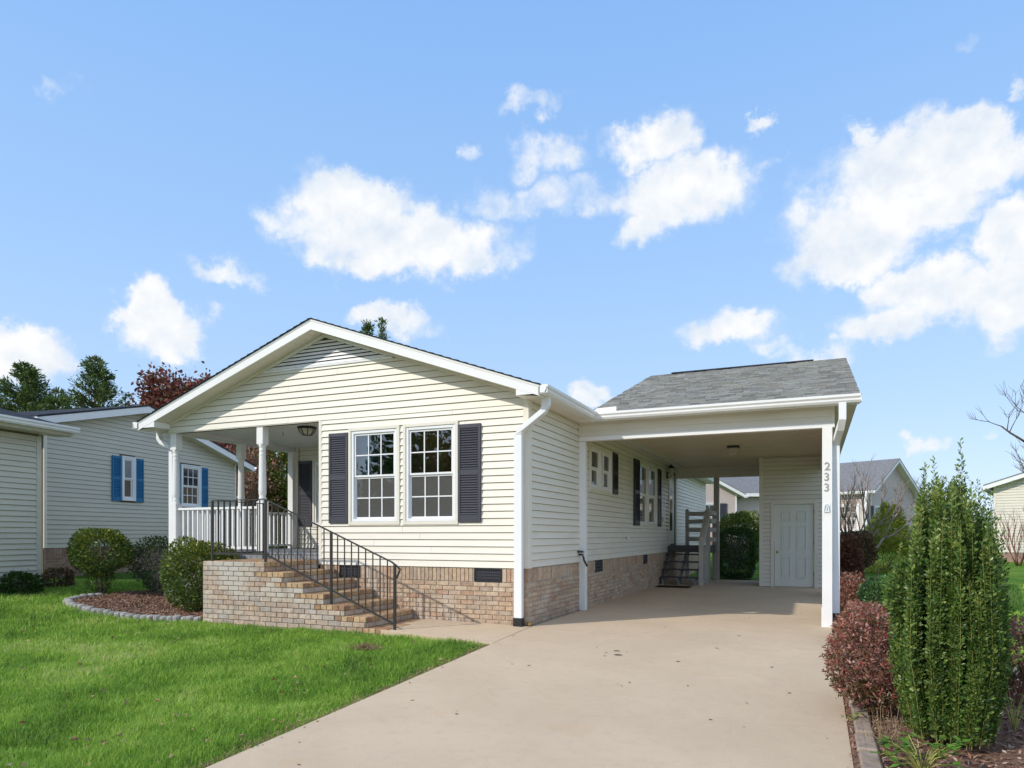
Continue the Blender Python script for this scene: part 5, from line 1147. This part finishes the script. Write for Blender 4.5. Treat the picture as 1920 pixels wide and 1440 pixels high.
shrub('dry_hydrangea', 4.66, 12.0, 'dull reddish green dried shrub below the bare tree', 'shrub', (0, 0, .85), (.5, .5, .5), 4500, .07, 'l_nand_g', asp=.6, seed=59)
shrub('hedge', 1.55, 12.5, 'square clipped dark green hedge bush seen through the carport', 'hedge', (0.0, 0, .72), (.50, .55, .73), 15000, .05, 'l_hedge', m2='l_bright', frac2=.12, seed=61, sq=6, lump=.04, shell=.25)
shrub('rounded_bush', 1.28, 17.0, 'tall rounded green bush behind the clipped hedge', 'bush', (0, 0, .95), (.80, .8, 1.0), 11000, .08, 'l_shrub', m2='l_shrub_y', frac2=.3, seed=62)
# broad leaved plants at the bottom right
def leafy(name, x, y, label, n_, h, seed, size=.1, m='l_bright', spread=.3):
    z = G(x, y); t = thing(name, (x, y, z+.02), label, 'plant'); rg = np.random.default_rng(seed); b = MB(); V = []
    for k in range(n_):
        a = rg.uniform(0, 6.28); e = Vector((math.cos(a)*spread*rg.uniform(.2, 1), math.sin(a)*spread*rg.uniform(.2, 1), h*rg.uniform(.4, 1))); b.tube([(0, 0, 0), e*.5+Vector((0, 0, h*.15)), e], .008, sides=3, taper=.5)
        for j in range(4):
            an = a+rg.normal(0, 1.2); d = np.array([math.cos(an), math.sin(an), rg.uniform(-.3, .5)]); d = unit(d); s_ = unit(np.cross(d, [0, 0, 1.])); up = np.cross(s_, d); L = size*rg.uniform(.6, 1.2); p = np.array(e)
            if j == 0:
                me_v = [p, p+d*L*.3+s_*L*.22+up*L*.05, p+d*L*.6+s_*L*.24, p+d*L-up*L*.15, p+d*L*.6-s_*L*.24, p+d*L*.3-s_*L*.22+up*L*.05, p+d*L*.45-up*L*.04]
                MB().add(me_v, [(0, 1, 6), (1, 2, 6), (2, 3, 6), (3, 4, 6), (4, 5, 6), (5, 0, 6)]).build('leaf', m, t)
            V.append([p, p+d*L*.5+s_*L*.22+up*L*.04, p+d*L, p+d*L*.5-s_*L*.22+up*L*.04]) if j else None
    V = np.array(V); bulk('small_leaves', V, 4, [(0, 1, 2), (0, 2, 3)], m, t, loc=tuple(V.reshape(-1, 3).mean(0))); b.build('stems', 'greenstem', t)
leafy('broadleaf_plant', 4.28, -3.92, 'bright green broad leaved plant at the foot of the tall holly', 30, .22, 71, size=.085, spread=.26)
leafy('sprouting_weed', 3.93, -2.92, 'small yellow green weed in the gap beside the driveway pavers', 9, .08, 72, size=.035, m='l_hollytip', spread=.07)
leafy('sprouting_weed', 5.02, -2.75, 'yellow green shoots low on the right side of the tall holly', 14, .3, 73, size=.05, m='l_hollytip', spread=.13)
leafy('leafy_seedling', 5.30, -2.60, 'dark green seedling in the mulch at the right edge', 9, .24, 74, size=.09, m='l_hedge', spread=.12)
# dry grass stalks by the holly
b = MB()
for k in range(60): a = rng.uniform(0, 6.28); r0 = rng.uniform(0, .18); x0, y0 = 4.12+r0*math.cos(a), -3.45+r0*math.sin(a); z0 = G(x0, y0)+.02; b.tube([(x0, y0, z0), (x0+rng.normal(0, .05), y0+rng.normal(0, .05), z0+rng.uniform(.08, .28))], .003, sides=3)
tag(b.build('dry_stalks', 'straw', kind='stuff'), 'dry straw coloured stalks between the red shrub and the holly', 'dry plant')

# ------------------------------------------------------------------ trees
def bare_tree(name, x, y, label, H, seed, m='palebark', trunks=4, depth=4, spread=.42, r=.05, up=.2, kids=3, lean=(0, 0), group=None, z=None, tw=.3):
    z = G(x, y) if z is None else z; t = thing(name, (x, y, z), label, 'tree', group=group); rg = np.random.default_rng(seed); b = MB()
    for k in range(trunks):
        a = 2*math.pi*k/max(trunks, 1)+rg.uniform(-.4, .4); d = Vector((math.cos(a)*tw+lean[0], math.sin(a)*tw+lean[1], 1))
        bb = b
        branches(b, (.05*math.cos(a), .05*math.sin(a), -.05), d, H*.36, r, depth, rg, spread, kids, up, 6, 3, .66)
    b.build('trunk_and_branches', m, t, smooth=True); return t
bare_tree('bare_tree', 4.72, 13.2, 'leafless multi stemmed small tree in front of the grey gable', 4.0, 81, trunks=6, r=.045, depth=4, spread=.33, tw=.5)
bare_tree('bare_tree', 10.45, 14.0, 'large leafless tree reaching in from the right edge', 6.6, 83, m='bark', trunks=4, r=.075, depth=5, spread=.42, lean=(-.06, 0), tw=.30)
bare_tree('bare_shrub', 10.15, 20.0, 'upright leafless red stemmed shrub before the pale house', 2.7, 84, m='redstem', trunks=9, r=.018, depth=3, spread=.18, tw=.35)
def conifer(name, x, y, z, H, R, label, seed, n_b=140, leaf=.16, m='l_cedar', droop=-.1, gap=0.):
    t = thing(name, (x, y, z), label, 'tree'); rg = np.random.default_rng(seed); b = MB().tube([(0, 0, 0), (rg.normal(0, .05), 0, H*.5), (0, 0, H)], .26*H/7, sides=7, taper=.1); P, D = [], []
    for k in range(n_b):
        t_ = rg.random()**.8; zz = H*(.06+.92*t_); L = R*(1-t_)**.8*rg.uniform(.55, 1.15)+.12; a = rg.uniform(0, 6.28); d = Vector((math.cos(a), math.sin(a), .45+droop+rg.normal(0, .12))).normalized()
        p0 = Vector((0, 0, zz)); e = p0+d*L; b.tube([p0, p0.lerp(e, .6)+Vector((0, 0, -.04*L)), e], .05*L/1.5+.01, sides=4, taper=.2)
        n_ = int(26*L/ R*(R/1.5))+8
        for j in range(n_):
            q = p0.lerp(e, .18+.85*rg.random()**.7)+Vector(rg.normal(0, .06*L+.02, 3)); P.append(q); D.append(np.array(d)+rg.normal(0, .5, 3)+np.array([0, 0, .25]))
            if rg.random() < .75: P.append(q+Vector(rg.normal(0, .06, 3))); D.append(np.array(d)+rg.normal(0, .6, 3))
    leaf_bulk('foliage', np.array(P), np.array(D), leaf, m, t, .26, jitter=.6); b.build('trunk', 'bark', t); return t
def crown_tree(name, x, y, z, label, crowns, n_, size, m, seed, H, trunk_r=.12, cat='tree', bark='bark', asp=.6):
    t = thing(name, (x, y, z), label, cat); rg = np.random.default_rng(seed); b = MB()
    c0 = np.array(crowns[0][0]); b.tube([(0, 0, 0), (0, 0, H*.35), Vector(c0)], trunk_r*2, sides=7, taper=.3); Ps, Ds = [], []
    for i, (c, r) in enumerate(crowns):
        k = int(n_*(r[0]*r[2])/sum(q[1][0]*q[1][2] for q in crowns)); P, D = blob_points(k, c, r, .35, .75, seed+i); cl = unit(rg.normal(0, 1, (40, 3)))*np.array(r)*rg.uniform(.5, 1.05, (40, 1))+np.array(c)
        w_ = rg.integers(0, 40, k); P2 = cl[w_]+rg.normal(0, .16*r[0], (k, 3)); sel = rg.random(k) < .6; P[sel] = P2[sel]; Ps.append(P); Ds.append(D)
        for q in cl[:22]: mid = Vector(c0).lerp(Vector(q), .5)+Vector(rg.normal(0, .08, 3)); b.tube([Vector((c0[0], c0[1], H*.35)), mid, Vector(q)], .07*trunk_r/.12, sides=4, taper=.2)
    leaf_bulk('foliage', np.concatenate(Ps), np.concatenate(Ds), size, m, t, asp); b.build('trunk', bark, t); return t
conifer('cedar', -28.66, 14.05, 0.9, 9.22, 3.2, 'pointed cedar rising above the middle of the neighbouring roof', 91, n_b=230, leaf=0.2, droop=0.15)
conifer('cedar', -33.94, 13.94, 0.9, 9.32, 4.6, 'broad dark cedar behind the bare branches at the left edge', 92, n_b=330, leaf=0.22, droop=0.1)
conifer('cedar', -31.29, 14.0, 0.9, 7.78, 2.6, 'lower cedar between the two taller ones on the left', 93, n_b=200, leaf=0.22)
conifer('cedar', -30.03, 16.73, 0.9, 8.01, 1.6, 'small cedar top just left of the red tree', 95, n_b=90, leaf=0.2)
bare_tree('bare_tree', -29.05, 10.62, 'pale leafless branches before the cedars at the left edge', 7.94, 96, m='palebark', trunks=5, r=.09, depth=4, spread=.22, tw=.22, z=.8)
crown_tree('red_tree', -24.29, 14.87, 0.9, 'wine red autumn tree above the neighbouring roof', [((0, 0, 6.80), (1.5, 1.5, 1.3)), ((.7, 0, 5.30), (2.6, 2, 1.8)), ((1.6, .5, 6.60), (1.2, 1.2, 1.0)), ((-.9, .5, 6.10), (1.0, 1.0, .9))], 17000, .2, 'l_red', 97, 5)
crown_tree('red_tree', -16.53, 10.61, .9, 'red leaved tree glimpsed between the left porch posts', [((0, 0, 3.64), (1.5, 1.3, 1.1)), ((.3, 0, 2.44), (1.3, 1.3, 1.0))], 9000, .16, 'l_red', 98, 3)
crown_tree('russet_shrub', -13.41, 8.69, .7, 'russet brown twiggy bush glimpsed beside the middle porch post', [((0, 0, 2.31), (.8, .8, 1.7)), ((0, 0, .9), (.9, .8, 1.0))], 8000, .09, 'l_russet', 99, 2, bark='palebark')
crown_tree('green_tree', -13.23, 9.86, .6, 'bright green evergreen glimpsed right of the middle porch post', [((.1, 0, 2.58), (.95, .9, 1.7)), ((0, 0, 1.2), (1.0, .9, 1.3))], 14000, .11, 'l_cyp', 100, 2)
conifer('evergreen_tree', -11.76, 13.77, .5, 9.27, 1.0, 'second evergreen tip just right of the one above the main gable', 105, n_b=120, leaf=.14, droop=1.2)
conifer('evergreen_tree', -11.71, 12.7, .5, 8.88, 1.5, 'evergreen tree top poking above the right slope of the main gable', 101, n_b=170, leaf=.15, droop=1.0)
bare_tree('bare_tree', 10.75, 46.46, 'distant leafless tree between the grey gable and the holly', 5.5, 106, m='bark', trunks=4, r=.09, depth=5, spread=.4, tw=.3)
bare_tree('bare_tree', -6.5, -31, 'leafless street tree mirrored in the right front window', 11, 102, m='palebark', trunks=3, r=.16, depth=6, spread=.4, tw=.3, z=-.6)
crown_tree('evergreen_tree', -13.5, -33, -.6, 'unseen dark evergreen added across the street for the left front window to mirror', [((0, 0, 5.5), (3.4, 3.4, 4.6)), ((0, 0, 2.6), (4, 4, 2.8))], 16000, .4, 'l_cedar', 103, 4, trunk_r=.2)  # out of view, added to give the panes something to reflect
crown_tree('evergreen_tree', -20.5, -31, -.6, 'second unseen dark evergreen added behind the camera for the window reflections', [((0, 0, 5.), (3.8, 3.4, 4.4)), ((0, 0, 2.6), (4.4, 4, 2.8))], 14000, .4, 'l_cedar', 104, 4, trunk_r=.2)  # also out of view, added for the pane reflections
print('tris', sum(len(o.data.polygons) for o in bpy.data.objects if o.type == 'MESH'), 'objects', len(bpy.data.objects))

# ------------------------------------------------------------------ grass, fallen leaves
def on_lawn(x, y):
    k = ~((x > .062+.02*np.sin(y*17)*np.sin(y*5.3)) & (x < 4.06)) & ~inpoly(x, y, BED1) & ~inpoly(x, y, BED2)
    k &= ~((x > -7.0) & (x < .05) & (y > -.02)) & ~((x > -4.86) & (x < -1.6) & (y > -1.23)) & ~((x > -1.65) & (x < .07) & (y > -1.33+.06*(.05-x)))
    s_ = (x+9.864)*(-.161)+(y+.452)*.987; n_ = (x+9.864)*.987+(y+.452)*.161
    k &= ~((n_ < 0) & (s_ < .1)) & ~((n_ < -1.45))
    k &= ~((x > 0) & (x < 3.9) & (y > 0) & (y < 11.6))
    return k
def grass(name, n_, rmin, rmax, a0, a1, h=.062, w=.0042, pw=1.):
    rr = rmin*(rmax/rmin)**(rng.random(n_)**pw); a = np.radians(rng.uniform(a0, a1, n_)); x = 3.65+rr*np.sin(a); y = -8.97+rr*np.cos(a)
    k = on_lawn(x, y); x, y, rr = x[k], y[k], rr[k]; n_ = len(x); z = gz(x, y)-.032
    # tufts: lean and height vary together over patches
    pt = np.sin(x*3.1+1.7*np.sin(y*2.3))*np.cos(y*2.7+1.3*np.sin(x*1.9)); pt2 = np.sin(x*11+2*np.sin(y*9))*np.cos(y*12.5+x*3)
    edge = np.clip(np.minimum(np.abs(x-.05), 1)/.25, .35, 1)
    hh = h*(1+.28*pt+.22*pt2)*rng.uniform(.45, 1.35, n_)*edge+.025; ww = w*np.maximum(rr/5, .8)*rng.uniform(.7, 1.3, n_)
    an = rng.uniform(0, 6.28, n_)+1.2*pt; ln = rng.uniform(.15, .95, n_); d = np.stack([np.cos(an), np.sin(an), 0*an], -1); s_ = np.stack([-np.sin(an), np.cos(an), 0*an], -1)
    # turn blades so that their width varies
    ro = rng.uniform(0, 6.28, n_); s_ = s_*np.cos(ro)[:, None]+d*np.sin(ro)[:, None]
    c = np.stack([x, y, z], -1); H_ = hh[:, None]; W_ = ww[:, None]; up = np.array([0, 0, 1.])
    p1 = c+up*H_*.6+d*H_*ln[:, None]*.30; p2 = c+up*H_*(1-.25*ln[:, None])+d*H_*ln[:, None]*.85
    V = np.stack([c-s_*W_*.5, c+s_*W_*.5, p1+s_*W_*.4, p1-s_*W_*.4, p2], 1)
    return bulk(name, V, 5, [(0, 1, 2, 3), (3, 2, 4)], 'blade', kind='stuff')
tag(grass('grass', 620000, 3.3, 17, -75, -8), 'green lawn grass left of the driveway', 'grass')
tag(grass('grass', 90000, 5, 22, 12, 40, h=.05, w=.006), 'green lawn grass right of the mulch bed', 'grass')
n_ = 2600; rr = 3.4*(5**rng.random(n_)); a = np.radians(rng.uniform(-70, -10, n_)); x = 3.65+rr*np.sin(a); y = -8.97+rr*np.cos(a); k = on_lawn(x, y) & (rng.random(n_) < .16); x, y = x[k], y[k]; n_ = len(x)
P = np.stack([x, y, gz(x, y)+.012+rng.uniform(0, .02, n_)], -1); D = np.stack([rng.normal(0, 1, n_), rng.normal(0, 1, n_), rng.normal(0, .3, n_)], -1)
P[:, 2] += .018
o = leaf_bulk('fallen_leaves', P, D, .05, 'l_fallen', None, .7, fold=1.2, jitter=.1); tag(o, 'brown fallen leaves scattered on the lawn', 'leaves', kind='stuff')
# straw tuft
a = rng.uniform(0, 6.28, 500); r0 = rng.normal(0, .09, 500); x = -1.25+r0*np.cos(a)*1.4; y = -2.08+r0*np.sin(a); P = np.stack([x, y, gz(x, y)+.0+rng.uniform(0, .02, 500)], -1); D = np.stack([np.cos(a), np.sin(a), rng.uniform(0, .8, 500)], -1)
tag(leaf_bulk('dead_grass_tuft', P, D, .08, 'straw', None, .06, jitter=.5), 'straw coloured dead tuft in the lawn below the steps', 'grass', kind='stuff')
# worn, dry edge of the lawn along the concrete
n_ = 3800; y = rng.uniform(-9, -1.35, n_); x = .045-np.abs(rng.normal(0, .05, n_))*(1+.8*np.sin(y*4)*np.sin(y*1.7)); P = np.stack([x, y, gz(x, y)-.01], -1); D = np.stack([rng.normal(.3, 1, n_), rng.normal(0, 1, n_), rng.uniform(.1, .9, n_)], -1)
tag(leaf_bulk('dry_grass_edge', P, D, .045, 'straw', None, .08, jitter=.4), 'dry worn grass edge along the driveway', 'grass', kind='stuff')
# leaves and specks on the driveway
x = rng.uniform(.1, 3.85, 60); y = rng.uniform(-6, 6, 60); x[30:] = rng.choice([.1, 3.84], 30)+rng.normal(0, .02, 30); P = np.stack([x, y, gz(x, y)+.018], -1); D = np.stack([rng.normal(0, 1, 60), rng.normal(0, 1, 60), rng.normal(0, .1, 60)], -1)
tag(leaf_bulk('fallen_leaves', P, D, .03, 'l_fallen', None, .5, fold=.8, jitter=.1), 'few small dry leaves lying on the driveway', 'leaves', kind='stuff')
# oil and rust spots on the slab, as thin flat stains
M['oil'] = mat('oil_spot', (.19, .145, .11), .6, .4, var=.3, vscale=30)
b = MB()
for (x0, y0, r0) in [(1.55, -1.1, .035), (1.47, -1.25, .014), (1.62, -1.3, .045), (1.5, -1.42, .016), (1.68, -1.12, .012), (2.6, -.45, .02), (3.25, -1.2, .018), (2.3, -1.35, .022), (.9, -2.2, .016), (2.75, .6, .02), (3.45, -2.2, .016), (2.0, -2.6, .012), (2.9, -3.3, .014), (1.0, -4.0, .014)]:
    b.add([(x0+r0*math.cos(a)*(1+.25*math.sin(3*a+x0*9)), y0+r0*.8*math.sin(a)*(1+.2*math.cos(2*a+y0*7)), G(x0, y0)+.0165) for a in np.linspace(0, 6.283, 13)[:-1]], [tuple(range(12))])
tag(b.build('oil_spots', 'oil', kind='stuff'), 'small dark oil drips on the driveway concrete', 'stain')
GROUPS = {'cedar': 'cedars behind the neighbouring roof', 'shrub': 'green shrubs in the left mulch bed', 'low_bush': 'low bushes at the foot of the wing wall', 'dry_hydrangea': 'dried shrubs in the right bed',
          'sprouting_weed': 'yellow green weeds in the right bed', 'evergreen_tree': 'evergreen trees', 'bare_tree': 'leafless trees', 'red_tree': 'red autumn trees'}
for o in bpy.data.objects:
    k = o.name.split('.')[0]
    if o.parent is None and k in GROUPS and 'category' in o: o['group'] = GROUPS[k]
